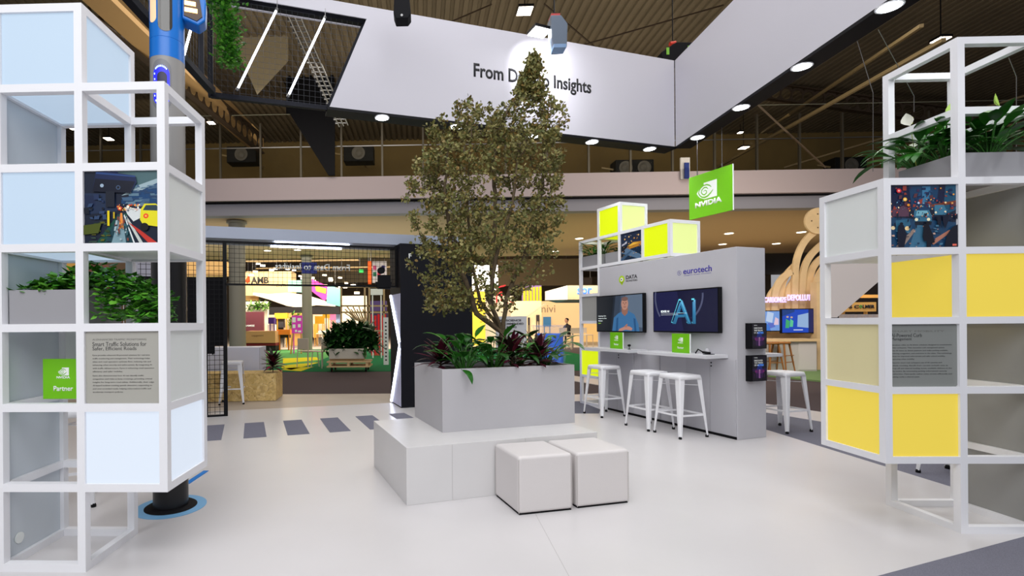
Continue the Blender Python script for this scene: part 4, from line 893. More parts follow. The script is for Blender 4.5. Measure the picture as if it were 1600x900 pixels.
# ---------------------------------------------------------------- gate
GP = Vector((-2.627, 6.63, 0)); TP = Vector((-.291, 7.202, 0))
TW = thing('portal_tower', 'black gate tower with glowing white chevron lines on its left side', 'tower', TP, SY)
tw = 1.13; td = .588; tz = 2.385
b = MB(); b.box(0, 0, 0, tw, td, tz); b.build('tower_body', mat('tower_navy', (10, 11, 20), .5, spec=.25), TW, bevel=.004)
lav = mat('chevron_panel', (196, 196, 224), .4)
b = MB()
for pl_ in ([(.0, 1.66), (.5, 1.66), (.02, .93)], [(.0, .9), (.02, .88), (.5, .02), (.0, .02)]):
    b.prism3([(-.001, y, z) for y, z in pl_], (-.004, 0, 0))
cp_ = b.build('chevron_panel', lav, TW, fix=True); cp_['label'] = 'pale lavender triangles beside the light lines'
for pts in ([(.56, 1.66), (.05, .91)], [(.05, .91), (.56, .02)], [(.5, 1.66), (.0, .96)], [(.0, .86), (.5, .02)]):
    b = MB(); b.bar((-.012, pts[0][0], pts[0][1]), (-.012, pts[1][0], pts[1][1]), .014, .01); b.build('light_line', mat('chevron_led', (225, 232, 255), .4, emit=7), TW)
text('F', TW, .13, 2.17, .045, .07, signwhite, 0, .002, bold=.02); text('Y', TW, .275, 2.17, .055, .07, signwhite, 0, .002, bold=.02)
GT = thing('portal_gate', 'black-framed wire mesh gate header with mirrored white lettering', 'gate', GP, SY)
gw = 2.42
gx = lambda u_, v_: ((ONP(u_, v_, GP, SY) - GP).xy.length*(1 if ONP(u_, v_, GP, SY).x > GP.x else -1), ONP(u_, v_, GP, SY).z)
zt_ = 2.34; zb_ = gx(480, 446)[1]
b = MB(); b.bar((0, 0, 0), (0, 0, zt_), .05, .03); b.bar((0, 0, zt_), (gw - .03, 0, zt_), .03, .03); b.bar((.0, 0, zb_), (gw - .03, 0, zb_), .03, .025); b.bar((gw - .04, 0, zb_), (gw - .04, 0, zt_), .03, .04); b.build('header_frame', black, GT)
b = MB(); wires(b, Vector((0, 0, 0)), X_, Z_, [(.03, zb_ + .01), (gw - .05, zb_ + .01), (gw - .05, zt_ - .01), (.03, zt_ - .01)], .063, .0022); b.build('header_mesh', black, GT)
b = MB(); wires(b, Vector((0, 0, 0)), X_, Z_, [(-1.05, .03), (-.02, .03), (-.02, zt_ - .02), (-1.05, zt_ - .02)], .063, .0028); b.build('side_mesh', black, GT)
b = MB(); b.bar((-1.1, 0, .012), (0.02, 0, .012), .03, .024); b.bar((-1.1, 0, zt_), (0, 0, zt_), .03, .03); b.bar((-1.1, 0, 0), (-1.1, 0, zt_), .05, .03); b.build('side_frame', black, GT)
xa, xb_ = gx(430, 420)[0], gx(547, 420)[0]; zz0, zz1 = gx(540, 424)[1], gx(540, 414.5)[1]
text('From Data to Insights', GT, xa, zz0 - .02, xb_ - xa, (zz1 - zz0) + .03, signwhite, .012, .003, mirror=True, bold=.02, label='mirrored white lettering seen from behind')
b = MB(); xs = gx(484, 420)[0]; b.box(xs - .11, .015, zz0 - .04, xs + .1, .025, zz1 + .03); b.build('blue_patch', mat('patch_blue', (30, 40, 120), .5), GT)
BM = thing('portal_lintel', 'long pale blue-grey lintel beam over the gate with two light tubes below', 'beam', GP, SY)
b = MB(); b.box(-1.6, -.03, 2.385, 3.6, .58, 2.54); b.build('beam_body', mat('beam_bluegrey', (170, 178, 196), .5), BM); BM['kind'] = 'thing'
for (a, c), y in (((gx(429, 379)[0], gx(548, 384)[0]), .1), ((gx(424, 384)[0], gx(541, 389)[0]), .42)):
    b = MB(); b.tube([(a, y, 2.365), (c, y, 2.365)], .014, 8); b.build('led_tube', ledw, BM)
BS = thing('screen_back', 'large black display panel standing behind the mesh of the gate, left side', 'display', GP, SY)
x0, z0 = gx(353, 541); x1, z1 = gx(345, 433)
b = MB(); b.box(-1.06, .06, z0, -.01, .12, z1); b.build('panel', blackm, BS, bevel=.004)
b = MB(); b.box(-1.06, .06, z0 - .1, -.14, .11, z0 - .001); b.box(-.9, .062, 0, -.83, .1, z0); b.box(-.3, .062, 0, -.23, .1, z0 - .1); b.build('stand', blackm, BS)
b = MB(); b.box(-.8, -.18, 0, -.74, .3, .03); o = None
# small person-shaped black lamp clamp at the tower
LC = thing('clamp_lamp', 'small black clamp lamp fixed at the right end of the mesh header', 'lamp', GP + Matrix.Rotation(SY, 3, 'Z') @ Vector((gw - .24, -.03, zb_ - .04)), SY)
b = MB(); b.box(-.08, -.05, 0, .1, .02, .2); b.prism([(-.1, .02), (.1, .02), (.12, .1), (-.12, .1)], -.06, .0); b.build('box', blackm, LC); b = MB(); b.tube([(-.03, -.05, .27), (-.03, .03, .27)], .05, 12); b.build('lamp_head', blackm, LC)
# white column behind left rack
def slab(name, label, cat, u0, v0, u1, v1, Y, m, th=.15, parent=None, bev=0, group=None, pname='board'):
    p, q = AT(u0, v1, Y), AT(u1, v0, Y)
    o = thing(name, label, cat, (p.x, Y, p.z), 0, group); b = MB(); b.box(0, 0, 0, q.x - p.x, th, q.z - p.z); b.build(pname, m, o, bevel=bev); W_, Z0, Z1 = q.x - p.x, p.z, q.z
    if Z0 > .06:
        b = MB(); up = Z0 > 2.6; e = (5.05 if Y < 13.5 and Z0 > 4.5 else (4.19 if Y < 22.4 else 6.39)); z_a, z_b = ((Z1 - Z0, e - Z0) if up else (-Z0 + (0 if Y < 23 else 0), .0)); k_ = .006 if up else .02
        if up and Z0 > 4.5 and Y < 13.5: z_a, z_b = 5.16 - Z0, 0.0
        for x in (W_*.15, W_*.85):
            if abs(z_a - z_b) > .01: MB().box(x - k_, th*.5, min(z_a, z_b), x + k_, th*.5 + k_*2, max(z_a, z_b)).build('suspension_wire' if up else 'support_post', steel if up else m, o)
    o['w'] = q.x - p.x; o['h'] = q.z - p.z; return o
# osb box and counters
osb = mat('osb_board', (186, 156, 96), .8)
def osbnodes():
    nt = osb.node_tree; bs = nt.nodes['Principled BSDF']; tc = nt.nodes.new('ShaderNodeTexCoord'); v = nt.nodes.new('ShaderNodeTexVoronoi'); v.inputs['Scale'].default_value = 26; v.inputs['Randomness'].default_value = 1
    nz = nt.nodes.new('ShaderNodeTexNoise'); nz.inputs['Scale'].default_value = 9; mx = nt.nodes.new('ShaderNodeMixRGB'); mx.blend_type = 'ADD'; mx.inputs['Fac'].default_value = .25
    nt.links.new(tc.outputs['Object'], nz.inputs['Vector']); nt.links.new(tc.outputs['Object'], mx.inputs['Color1']); nt.links.new(nz.outputs['Color'], mx.inputs['Color2']); nt.links.new(mx.outputs['Color'], v.inputs['Vector'])
    r = nt.nodes.new('ShaderNodeValToRGB'); cs = [(150, 112, 60), (226, 196, 130), (200, 166, 98), (240, 218, 164)]
    while len(r.color_ramp.elements) < 4: r.color_ramp.elements.new(.5)
    for i, c in enumerate(cs): r.color_ramp.elements[i].position = i/3; r.color_ramp.elements[i].color = lin(c) + (1,)
    nt.links.new(v.outputs['Color'], r.inputs['Fac']); nt.links.new(r.outputs['Color'], bs.inputs['Base Color'])
osbnodes()
q = FL(431, 626); OB = thing('chipboard_box', 'low chipboard planter box beside the gate opening', 'box', (q.x, q.y, 0), .1)
b = MB(); b.box(-1.5, 0, 0, 0, .6, .40); b.build('box_body', osb, OB, bevel=.003); b = MB(); b.box(-1.5, 0, .4005, 0, .6, .435); b.build('top_board', osb, OB)
b = MB(); b.box(-.0, .002, .01, .003, .598, .39); b.build('end_board', osb, OB)
cordyline('cordyline_plant', 'red-leaved cordyline on the chipboard box by the gate', (q.x - .11, q.y + .22, .4355), 70, (.17, .27), .2, 41, W=(.045, .065), lm=leafmat('cordyline_red', [(120, 20, 50), (30, 40, 22), (60, 20, 26), (22, 34, 20), (150, 30, 70)], .35))
q2 = AT(408, 584, q.y + .75); CB = thing('white_cabinet', 'white counter cabinet behind the chipboard box', 'cabinet', (q2.x, q.y + .7, 0), .1)
hh = AT(408, 542.5, q.y + .7).z
b = MB(); b.box(-1.6, 0, 0, 0, .5, hh); b.build('cabinet_body', mat('cabinet_cool', (214, 218, 236), .4), CB, bevel=.003)
b = MB(); b.box(-.82, -.003, hh - .12, -.79, 0, hh - .07); b.build('socket', black, CB)
b = MB(); b.box(-.01, -.003, .44, -.006, 0, hh - .01); b.build('edge_seam', mat('seam_grey', (150, 150, 160), .5), CB)
# ---------------------------------------------------------------- hall architecture
mfac = mat('balcony_face', (200, 184, 184), .7); mbeam = mat('balcony_beam', (150, 148, 156), .7); msof = mat('soffit', (186, 160, 126), .8); mdark = mat('hall_dark', (74, 64, 44), .9, noise=.2, nscale=.6)
def sbox(name, x0, y0, z0, x1, y1, z1, m, label=None):
    b = MB(); b.box(x0, y0, z0, x1, y1, z1); return struct(b.build(name, m), label)
YB = 13.3
sbox('wall_balcony', -24, YB, 4.56, 30, YB + .3, 5.16, mfac, 'pale mauve balcony edge across the hall')
sbox('trim_1', -24, YB + .2, 4.2, 30, YB + .5, 4.56, mbeam, 'grey beam under the balcony edge')
sbox('shade_strip', -24, YB + .12, 4.52, 30, YB + .2, 4.56, blackm, 'black strip painted in as shade under the balcony edge')  # solid black bar painted as the shade below the edge
sbox('ceiling_soffit', -24, YB + .5, 4.2, 30, 22.4, 4.3, msof, 'tan soffit under the balcony')
sbox('floor_balcony', -24, YB + .3, 5.0, 30, 22.4, 5.1, mdark, 'balcony floor')
sbox('wall_back', -24, 19, 5.1, 30, 19.3, 9.8, mat('back_wall_olive', (124, 102, 58), .9, noise=.15, nscale=.8), 'olive brown wall behind the balcony')
sbox('wall_far', -30, 58, 0, 40, 58.3, 9, mat('far_wall', (120, 104, 84), .9), 'far wall of the hall')
b = MB(); x = -30; zc = 8.2; prof = []
while x < 34:
    prof += [(x, zc), (x + .1, zc), (x + .115, zc + .05), (x + .185, zc + .05)]; x += .2
vs = [(a, y, c) for y in (2.5, 19.2) for a, c in prof]; N = len(prof)
b.add(vs, [(i, i + 1, N + i + 1, N + i) for i in range(N - 1)]); struct(b.build('ceiling', mat('ceiling_tan', (112, 100, 80), .8, noise=.2, nscale=.5)), 'corrugated brown hall ceiling')
mconc = mat('concrete_brown', (126, 106, 86), .9, noise=.12, nscale=1.2)
p, q = AT(600, -30, 11), AT(1600, 36, 13.5)
d = (q - p); b = MB(); b.bar(p - d*.9, q + d*.3, .7, .5); struct(b.build('ceiling_beam', mconc), 'long concrete ceiling beam')
sbox('ceiling_hall', -40, 22.4, 6.4, 50, 58, 6.5, mat('far_ceiling', (120, 104, 84), .9), 'dark ceiling of the far hall')
sbox('wall_upper', -40, 22.4, 4.2, 50, 22.6, 6.45, mat('olive_band', (150, 140, 100), .9), 'olive band above the far hall')
# castellated steel beams and a diagonal roof beam
def castel(label, p, q, h, nh, mt):
    p, q = Vector(p), Vector(q); L = (q - p).length; o = thing('steel_beam', label, 'roof beam', p); d = (q - p).normalized(); up = Vector((0, 0, 1)); up = (up - d*up.dot(d)).normalized(); s = d.cross(up)
    b = MB(); b.bar((0, 0, 0), d*L, .16, .03); b.bar(up*h, d*L + up*h, .16, .03); b.build('flange', mt, o)
    b = MB(); stp = L/nh
    for k in range(nh):
        c = d*(k + .5)*stp + up*h*.5; ro = h*.36
        N = 16; out = []; inn = []
        for j in range(N):
            a = 2*PI*j/N; ca, sa = math.cos(a), math.sin(a); m_ = max(abs(ca)/(stp/2), abs(sa)/(h/2)); out.append(c + d*ca/m_ + up*sa/m_); inn.append(c + d*ca*ro*min(1, stp/h/.8) + up*sa*ro)
        b.add(out + inn, [(j, (j + 1) % N, N + (j + 1) % N, N + j) for j in range(N)])
    w_ = b.build('web', mt, o); sd = w_.modifiers.new('t', 'SOLIDIFY'); sd.thickness = .02
    return o
mst = mat('steel_brown', (62, 48, 34), .6)
castel('round-holed steel roof beam at the upper left behind the blue pole', AT(138, 22, 9), AT(410, 240, 15), .5, 22, mst)
castel('round-holed steel roof beam crossing the ceiling at the right', AT(1150, 148, 15), AT(1600, 210, 15), .45, 26, mst)
def rbar(name, label, cat, p, q, w_, h_, m):
    p, q = Vector(p), Vector(q); b = MB(); b.bar((0, 0, 0), q - p, w_, h_); o = b.build(name, m, None, loc=p); tag(o, label, cat); return o
mtan = mat('beam_tan', (186, 150, 100), .8)
rbar('roof_girder', 'tan diagonal roof girder descending behind the blue pole', 'roof beam', AT(190, 20, 9.2)*1.5 - AT(400, 222, 16)*.5, AT(400, 222, 16), .5, .4, mtan)
for k, (a, c, w_) in enumerate((((1120, 262), (1475, 62), .07), ((1190, 208), (1440, 40), .06), ((1225, 262), (1600, 150), .05), ((1300, 268), (1600, 190), .05))):
    rbar('pipe_run', ['tan roof pipe rising right behind the banner, longest one', 'tan roof pipe closest to the banner edge', 'thin roof pipe crossing behind the right rack, upper', 'thin roof pipe crossing behind the right rack, lower'][k], 'pipe', AT(*a, 17.5), AT(*c, 9 if k < 2 else 14), w_, w_, mat('pipe_tan', (140, 120, 84), .6))
for k, (a, c) in enumerate((((850, 6), (930, 74)), ((905, 72), (1130, 8)), ((700, 36), (770, 6)), ((1150, 132), (1290, 262)), ((1200, 62), (1340, 58)))):
    rbar('brace_rod', ['thin dark roof rod right of the flood lamp', 'thin dark roof rod rising to the right of the flood lamp', 'thin dark roof rod above the spot lamp side', 'thin dark roof rod falling toward the right balcony', 'thin dark roof rod beside the banner at the right'][k], 'rod', AT(*a, 10.5), AT(*c, 11), .025, .025, mst)
# black cladding on the balcony and truss
o = thing('black_cladding', 'slanted black panel standing at the balcony, below the mesh window of the banner', 'panel', AT(447, 168, 13.2))
o0 = AT(447, 168, 13.2); b = MB(); b.prism3([AT(*k, 13.2) - o0 for k in ((447, 168), (523, 176), (523, 274), (513, 274))], (0, .05, 0)); b.build('panel_face', blackm, o, fix=True)
b = MB(); b.prism3([AT(*k, 14) - o0 for k in ((446, 30), (520, 60), (524, 178), (447, 178))], (0, .05, 0)); b.build('panel_upper', blackm, o, fix=True)
p, q = AT(449, 22, 10), AT(530, 198, 12.5); o = thing('cable_truss', 'bright metal truss running down behind the mesh window of the banner', 'truss', p); d = q - p; s = Vector((.22, 0, .04))
b = MB()
for k in (0, 1, .5): b.tube([s*k, d + s*k], .02, 6)
b.build('rails', steel, o); b = MB()
for k in range(24): b.bar(d*(k/24), d*((k + .5)/24) + s, .02); b.box(*(d*(k/24) - Vector((.05, .02, .03))), *(d*(k/24) + Vector((.0, .02, .03))))
b.build('lacing', steel, o)
o = thing('roof_plate', 'pale tan roof plate behind the ivy and light tubes', 'roof panel', AT(372, 6, 12)); P0 = Vector(o.location); b = MB(); b.prism3([AT(*k, y) - P0 for k, y in (((372, 6), 12), ((450, 10), 12), ((450, 96), 12), ((402, 148), 12), ((350, 34), 12))], (0, .05, .1)); b.build('plate', mat('plate_tan', (150, 136, 106), .8), o, fix=True)
# railing
RL = thing('balcony_railing', 'glass balcony railing with steel posts across the hall', 'railing', (0, YB + .1, 5.16)); gl = mat('rail_glass', (60, 62, 50), .05, alpha=.02, spec=.3)
k = 0; x = -12.0
while x < 18:
    b = MB(); b.box(x - .025, -.03, 0, x + .025, .03, 1.5); b.build('post', mat('post_steel', (84, 78, 66), .4, metal=.5), RL)
    x += 1.1
b = MB(); b.tube([(-12, 0, .85), (18, 0, .85)], .018, 6); b.build('handrail', steel, RL); b = MB(); b.box(-12, .035, .03, 18, .04, 1.75); b.build('glass', gl, RL); b = MB(); b.box(-12, .03, 1.75, 18, .045, 1.765); b.build('glass_edge', mat('edge_pale', (150, 150, 130), .3), RL)
# loudspeakers on the back wall
for k, (u_, v_, two) in enumerate(((377, 241, 0), (560, 239, 0), (992, 262, 1), (50, 240, 1), (1330, 258, 0))):
    p = AT(u_, v_, 16.5); o = thing('loudspeaker', ['black loudspeaker behind the railing, right of the blue pole', 'black loudspeaker behind the railing under the left banner edge', 'black double loudspeaker behind the railing, left of the square green sign', 'black double loudspeaker seen through the left rack', 'black loudspeaker behind the railing near the right rack'][k], 'loudspeaker', p, 0, 'loudspeakers behind the railing')
    w_ = .62 if two else .5; b = MB(); b.box(-w_, 0, -.27, w_, .5, .27); b.build('cabinet', black, o, bevel=.02)
    for cx in ((-.3, .3) if two else (0,)):
        b = MB(); b.lathe([(.2, 0), (.22, .02), (.17, .03), (.1, .0), (.06, .02)], 24); c_ = smooth_angle(b.build('cone', mat('cone_grey', (96, 92, 84), .5), o)); c_.matrix_local = Matrix.Translation((cx, -.002, 0)) @ Matrix.Rotation(PI/2, 4, 'X')
    b = MB(); b.bar((-w_, .2, 0), (-w_ - .35, .3, .1), .05); b.bar((0, .5, 0), (0, 2.4, .3), .06); b.build('bracket', mat('bracket_tan', (150, 130, 90), .6), o)
warm = mat('lamp_warm', (255, 236, 214), .4, emit=14)
for k, (u_, v_, Y, s) in enumerate(((820, 17, 10.5, .16), (1470, 62, 10.5, .12), (1162, 231, 17, .13), (1157, 207, 18, .08), (170, 217, 15, .12), (115, 200, 13, .12), (330, 192, 17, .12))):
    p = AT(u_, v_, Y); o = thing('ceiling_lamp', ['square hall lamp above the lettering of the banner', 'square hall lamp over the right rack', 'bright hall lamp behind the railing right of the banner corner', 'small hall lamp above the bright one right of the banner corner', 'hall lamp seen in the open cell of the left rack', 'hall lamp beside the second post of the left rack', 'hall lamp just right of the left rack top'][k], 'lamp', p)
    b = MB(); b.box(-s, -s, 0, s, s, .05); b.build('housing', black, o); b = MB(); b.box(-s*.9, -s*.9, -.012, s*.9, s*.9, -.001); b.build('lamp_glass', warm, o); b = MB(); b.tube([(0, 0, .05), (0, 0, max(.06, 8.2 - p.z))], .01, 5); b.build('rod', black, o)
def soffit_lamp(k, u_, v_):
    p = FL(u_, v_, 4.195); o = thing('recessed_lamp', k, 'lamp', p, 0, 'round lamps in the tan soffit'); b = MB(); b.lathe([(.17, -.02), (.17, .0)], 20); b.build('rim', mat('rim_white', (220, 210, 190), .5), o); b = MB(); b.lathe([(.13, -.025), (.13, -.0205)], 20); b.build('lamp_glass', mat('soffit_glow', (255, 244, 220), .4, emit=6), o)
for lb, u_, v_ in (('round soffit lamp right of the square green sign, upper', 1139, 364), ('round soffit lamp right of the square green sign, lower', 1129, 381), ('round soffit lamp near the wooden arches', 1213, 380), ('round soffit lamp just left of the wooden arches', 1252, 362), ('round soffit lamp above the gate header, right', 465, 390), ('round soffit lamp above the gate header, left', 418, 391), ('round soffit lamp behind the tree at the right', 868, 392), ('round soffit lamp between tree and lime boxes', 905, 372)): soffit_lamp(lb, u_, v_)
# columns
def column(lb, x, Y, r, z1):
    o = thing('round_column', lb, 'column', (x, Y, 0)); smooth_angle(MB().lathe([(r, 0), (r, z1)], 32).build('shaft', mat('column_grey', (150, 146, 132), .6), o)); smooth_angle(MB().lathe([(r*1.25, z1 + .0005), (r*1.25, z1 + .06)], 32).build('capital', MATS['column_grey'], o)); o['kind'] = 'thing'
column('round grey column left of the gate opening', AT(371, 480, 14.2).x, 14.2, .228, 4.12); column('round grey column in the middle of the gate opening', AT(479.6, 480, 21.5).x, 21.5, .215, 4.12)
# ---------------------------------------------------------------- booths seen through the gate
def M_(n_, c, e=0, **k): return mat(n_, c, .7, emit=e if e > .85 else e*.45, **k)  # low e is glow added in place of hall light on booth surfaces
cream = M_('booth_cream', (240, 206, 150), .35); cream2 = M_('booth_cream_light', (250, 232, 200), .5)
def txt(o, body, fx, fz, fw, fh, m, bold=.0): return text(body, o, o['w']*fx, o['h']*fz, o['w']*fw, o['h']*fh if fh else None, m, -.002, .003, bold=bold)
o = slab('booth_sign', 'cream booth sign band with three bold dark letters behind the mesh header', 'sign', 383, 424, 455, 462, 30, cream, 1.2); txt(o, 'AMB', .13, .5, .38, .28, ink, .03); txt(o, 'ENTI', .68, .36, .2, .12, mat('brown_ink', (110, 80, 50), .6))
b = MB(); b.prism([(0, o['h']*.62), (.25, o['h']*.9), (.32, o['h']*.6), (.14, o['h']*.5)], -.002, -.006); b.build('emblem', M_('orange_red', (226, 84, 30)), o)
o = thing('fabric_canopy', 'cream fabric canopy swooping down behind the middle column', 'canopy', AT(395, 456, 29)); P0 = AT(395, 456, 29)
b = MB(); up_ = [(395, 458), (420, 460), (450, 458), (480, 462), (505, 470), (524, 478)]; lo_ = [(395, 461), (420, 468), (448, 478), (466, 481), (495, 477), (524, 479)]
vs = [AT(*k, 29) - P0 for k in up_] + [AT(*k, 28) - P0 for k in lo_]; b.add(vs, [(i, i + 1, 7 + i, 6 + i) for i in range(5)]); c_ = b.build('fabric', cream2, o); sd = c_.modifiers.new('t', 'SOLIDIFY'); sd.thickness = .03
b = MB(); b.tube([vs[0], vs[0] + Vector((0, 0, 2.4))], .01, 5); b.tube([vs[5], vs[5] + Vector((0, 0, 2.2))], .01, 5); b.build('suspension', steel, o)
def poly3(name, label, cat, pts, Y, m, th=.1):
    p = AT(*pts[0], Y); o = thing(name, label, cat, p); b = MB(); b.prism3([AT(*k, Y) - p for k in pts], (0, th, 0)); b.build('face', m, o, fix=True); return o
poly3('booth_banner', 'teal booth banner left of the middle column', 'banner', ((450, 438), (474, 438), (474, 457), (450, 456)), 27, M_('teal_pale', (146, 196, 180), .25))
o = poly3('booth_banner', 'magenta booth banner right of the middle column', 'banner', ((487, 436), (512, 447), (516, 462), (507, 470), (487, 455)), 26, M_('magenta', (222, 60, 150), .3))
P0 = o.location; b = MB(); b.prism3([AT(*k, 25.98) - P0 for k in ((492, 446), (510, 451), (509, 459), (494, 455))], (0, -.01, 0)); b.build('orange_field', M_('orange_f', (240, 170, 50), .4), o, fix=True)
poly3('booth_banner', 'tall teal banner by the wooden stair shelf', 'banner', ((512, 445), (533, 452), (533, 479), (510, 474)), 24.5, M_('teal', (110, 176, 160), .2))
o = slab('dark_canopy', 'long dark canopy band under the cream fabric', 'canopy', 384, 479, 530, 492, 27, M_('near_black', (22, 18, 18)), .5)
slab('booth_wall', 'maroon booth wall behind the wooden reception desk', 'booth wall', 383, 487, 411, 517, 24, M_('maroon', (112, 52, 62), .1), .2); o = bpy.data.objects['booth_wall']; txt(o, 'SAMEEE', .02, .22, .5, .09, signwhite, .03)
slab('booth_wall', 'pale wooden booth wall with hanging plants', 'booth wall', 383, 471, 418, 517, 24.6, cream2, .2)
o = slab('reception_desk', 'wooden reception desk with a dark red foot', 'desk', 384, 517, 430, 536, 22.5, M_('desk_wood', (190, 140, 92), .12), .8, pname='desk_body'); txt(o, 'capgemini', .2, .5, .4, .2, MATS['brown_ink'])
b = MB(); b.box(.0, .05, -o['h']*.24, o['w'], .8, -.001); b.build('plinth', M_('dark_red', (120, 20, 26)), o)
fl_ = AT(384, 536, 22.5).z - o['h']*.24
b = MB(); b.box(.02, .1, -o.location.z, o['w'] - .02, .7, -o['h']*.24); b.build('foot', M_('near_black', (22, 18, 18)), o)
def bush(name, label, u0, v0, u1, v1, Y, nl, s, m, dpt=.6, seed=1, cat='plant'):
    r = random.Random(seed); p, q = AT(u0, v1, Y), AT(u1, v0, Y); o = thing(name, label, cat, p); f = MB(); w_, h_ = q.x - p.x, q.z - p.z
    for k in range(nl):
        while 1:
            x, z = r.random(), r.random()
            if ((x - .5)/.5)**2 + max(0, (z - .35)/.65)**2 < 1: break
        blade(f, (x*w_, r.uniform(0, dpt), z*h_*.85), r.uniform(-PI, PI), r.uniform(-.4, 1.2), s*r.uniform(.7, 1.3), s*.35, r.uniform(.4, 1.4), 3)
    s_ = MB()
    for k in range(14): s_.tube([(w_*.5, dpt/2, 0), (w_*r.uniform(.2, .8), dpt*r.random(), h_*.5)], .008, 4)
    f.build('foliage', m, o); s_.build('stems', lilys, o); return o
grn = leafmat('far_green', [(60, 120, 30), (110, 160, 50), (40, 90, 24)], .5)
bush('hanging_plant', 'green garland hanging on the pale wooden booth wall', 384, 470, 417, 484, 24.3, 160, .25, grn, .3, 3)
bush('living_wall', 'bright green plant wall left of the middle column', 450, 486, 472, 512, 25, 260, .22, grn, .3, 4); slab('wall_backing', 'wooden backing of the plant wall beside the middle column', 'backing', 452, 489, 471, 540, 25.4, M_('back_wood', (206, 156, 84), .2), .1)
o = slab('info_panel', 'magenta information panel beside the middle column', 'info panel', 456, 493, 472, 521, 20.6, M_('magenta2', (206, 60, 180), .4), .05)
for a, c, e, f_ in ((.05, .62, .38, .9), (.55, .7, .9, .86), (.08, .3, .35, .5), (.6, .34, .85, .52), (.3, .08, .5, .2), (.6, .06, .9, .16)):
    b = MB(); b.box(o['w']*a, -.004, o['h']*c, o['w']*e, -.001, o['h']*f_); b.build('white_block', signwhite, o)
b = MB()
for x in (.1, .9): b.bar((o['w']*x, .02, 0), (o['w']*(x - .1*(1 if x < .5 else -1)), -.2, -o.location.z), .05)
b.build('easel_leg', M_('leg_wood', (190, 140, 70), .1), o)
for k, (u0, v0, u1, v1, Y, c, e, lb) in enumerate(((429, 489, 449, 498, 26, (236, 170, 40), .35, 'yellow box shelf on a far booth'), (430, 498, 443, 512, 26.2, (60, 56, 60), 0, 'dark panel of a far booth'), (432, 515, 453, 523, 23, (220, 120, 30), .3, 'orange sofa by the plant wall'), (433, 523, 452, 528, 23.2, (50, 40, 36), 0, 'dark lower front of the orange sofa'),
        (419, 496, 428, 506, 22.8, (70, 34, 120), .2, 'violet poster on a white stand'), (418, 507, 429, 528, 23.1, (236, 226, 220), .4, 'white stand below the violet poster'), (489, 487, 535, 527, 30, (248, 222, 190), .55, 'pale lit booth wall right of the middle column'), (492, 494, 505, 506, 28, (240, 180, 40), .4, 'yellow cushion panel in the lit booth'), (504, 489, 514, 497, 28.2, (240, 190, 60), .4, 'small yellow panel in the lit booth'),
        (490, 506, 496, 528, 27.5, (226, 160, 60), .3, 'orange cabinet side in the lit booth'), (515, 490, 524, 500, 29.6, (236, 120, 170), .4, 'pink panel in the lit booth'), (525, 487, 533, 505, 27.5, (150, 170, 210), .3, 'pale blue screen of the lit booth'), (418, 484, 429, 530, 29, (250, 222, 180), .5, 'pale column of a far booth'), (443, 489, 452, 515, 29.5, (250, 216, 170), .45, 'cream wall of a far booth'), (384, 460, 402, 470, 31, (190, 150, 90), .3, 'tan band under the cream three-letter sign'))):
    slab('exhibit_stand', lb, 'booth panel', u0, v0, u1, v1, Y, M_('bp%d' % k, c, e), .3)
slab('booth_counter', 'white booth counter with thin stools in front', 'counter', 497, 517, 528, 520, 24, M_('cnt_white', (240, 236, 230), .3), .6)
b0_ = None
for k in range(6):
    p = FL(500 + k*4.6, 541); lb = 'thin white bar stool at the far booth counter'
    if b0_: dup(b0_, p, 0, lb)
    else:
        b0_ = thing('bar_stool', lb, 'stool', p, 0, 'thin stools at the far booth counter'); b = MB(); b.box(-.17, -.17, .68, .17, .17, .71); b.build('seat', cream2, b0_)
        for x in (-.16, .16):
            for y in (-.15, .15): b = MB(); b.bar((x*1.15, y*1.15, 0), (x, y, .68), .025); b.build('leg', steel, b0_)
# string of far lamps
r = random.Random(17)
for k in range(48):
    u_, v_ = (r.uniform(384, 560), 0); v_ = 408 + (u_ - 384)*.17 + r.uniform(0, 22); Y = r.uniform(26, 40)
    p = AT(u_, v_, Y); 
    if k == 0:
        o = thing('track_lamp', 'small warm lamp among the lamps under the far hall ceiling', 'lamp', p, 0, 'lamps under the far hall ceiling'); b = MB(); b.box(-.14, -.05, 0, .14, .05, .06); b.build('housing', cream2, o); b = MB(); b.box(-.12, -.06, -.05, .12, .06, -.001); b.build('lamp_glass', warm, o); b = MB(); b.tube([(0, 0, .06), (0, 0, 1.2)], .01, 4); b.build('rod', black, o); L0 = o
    else: dup(L0, p, r.uniform(0, 1), 'small warm lamp among the lamps under the far hall ceiling', 'lamps under the far hall ceiling')
for k, (u0, v0, u1, v1, Y) in enumerate(((384, 405, 560, 409, 27), (400, 416, 610, 420, 30), (384, 422, 560, 425, 34))):
    slab('lighting_truss', ['upper lighting truss behind the mesh header', 'middle lighting truss behind the mesh header', 'lowest lighting truss behind the mesh header'][k], 'truss', u0, v0, u1, v1, Y, M_('truss_tan', (150, 128, 90)), .3)
slab('dark_screen_wall', 'dark olive hall partition behind the mirrored lettering', 'partition', 488, 404, 610, 442, 36, M_('olive_dark', (76, 66, 44), .06), .3)
o = slab('orange_banner', 'narrow orange banner behind the right end of the mesh header', 'banner', 575, 408, 580, 444, 20, M_('orange2', (240, 96, 30), .6), .05)
o = slab('poster_stack', 'pale poster wall with coloured squares behind the mesh header', 'poster', 582, 408, 604, 442, 22, M_('poster_pale', (226, 214, 220), .25), .05)
for k, c in enumerate(((40, 120, 90), (214, 60, 90), (60, 50, 120), (220, 90, 140))):
    b = MB(); b.box(o['w']*(.05 + .3*(k % 3)), -.006, o['h']*(.3 + .3*(k//2)), o['w']*(.28 + .3*(k % 3)), -.001, o['h']*(.5 + .3*(k//2))); b.build('coloured_square', M_('sq%d' % k, c, .2), o)
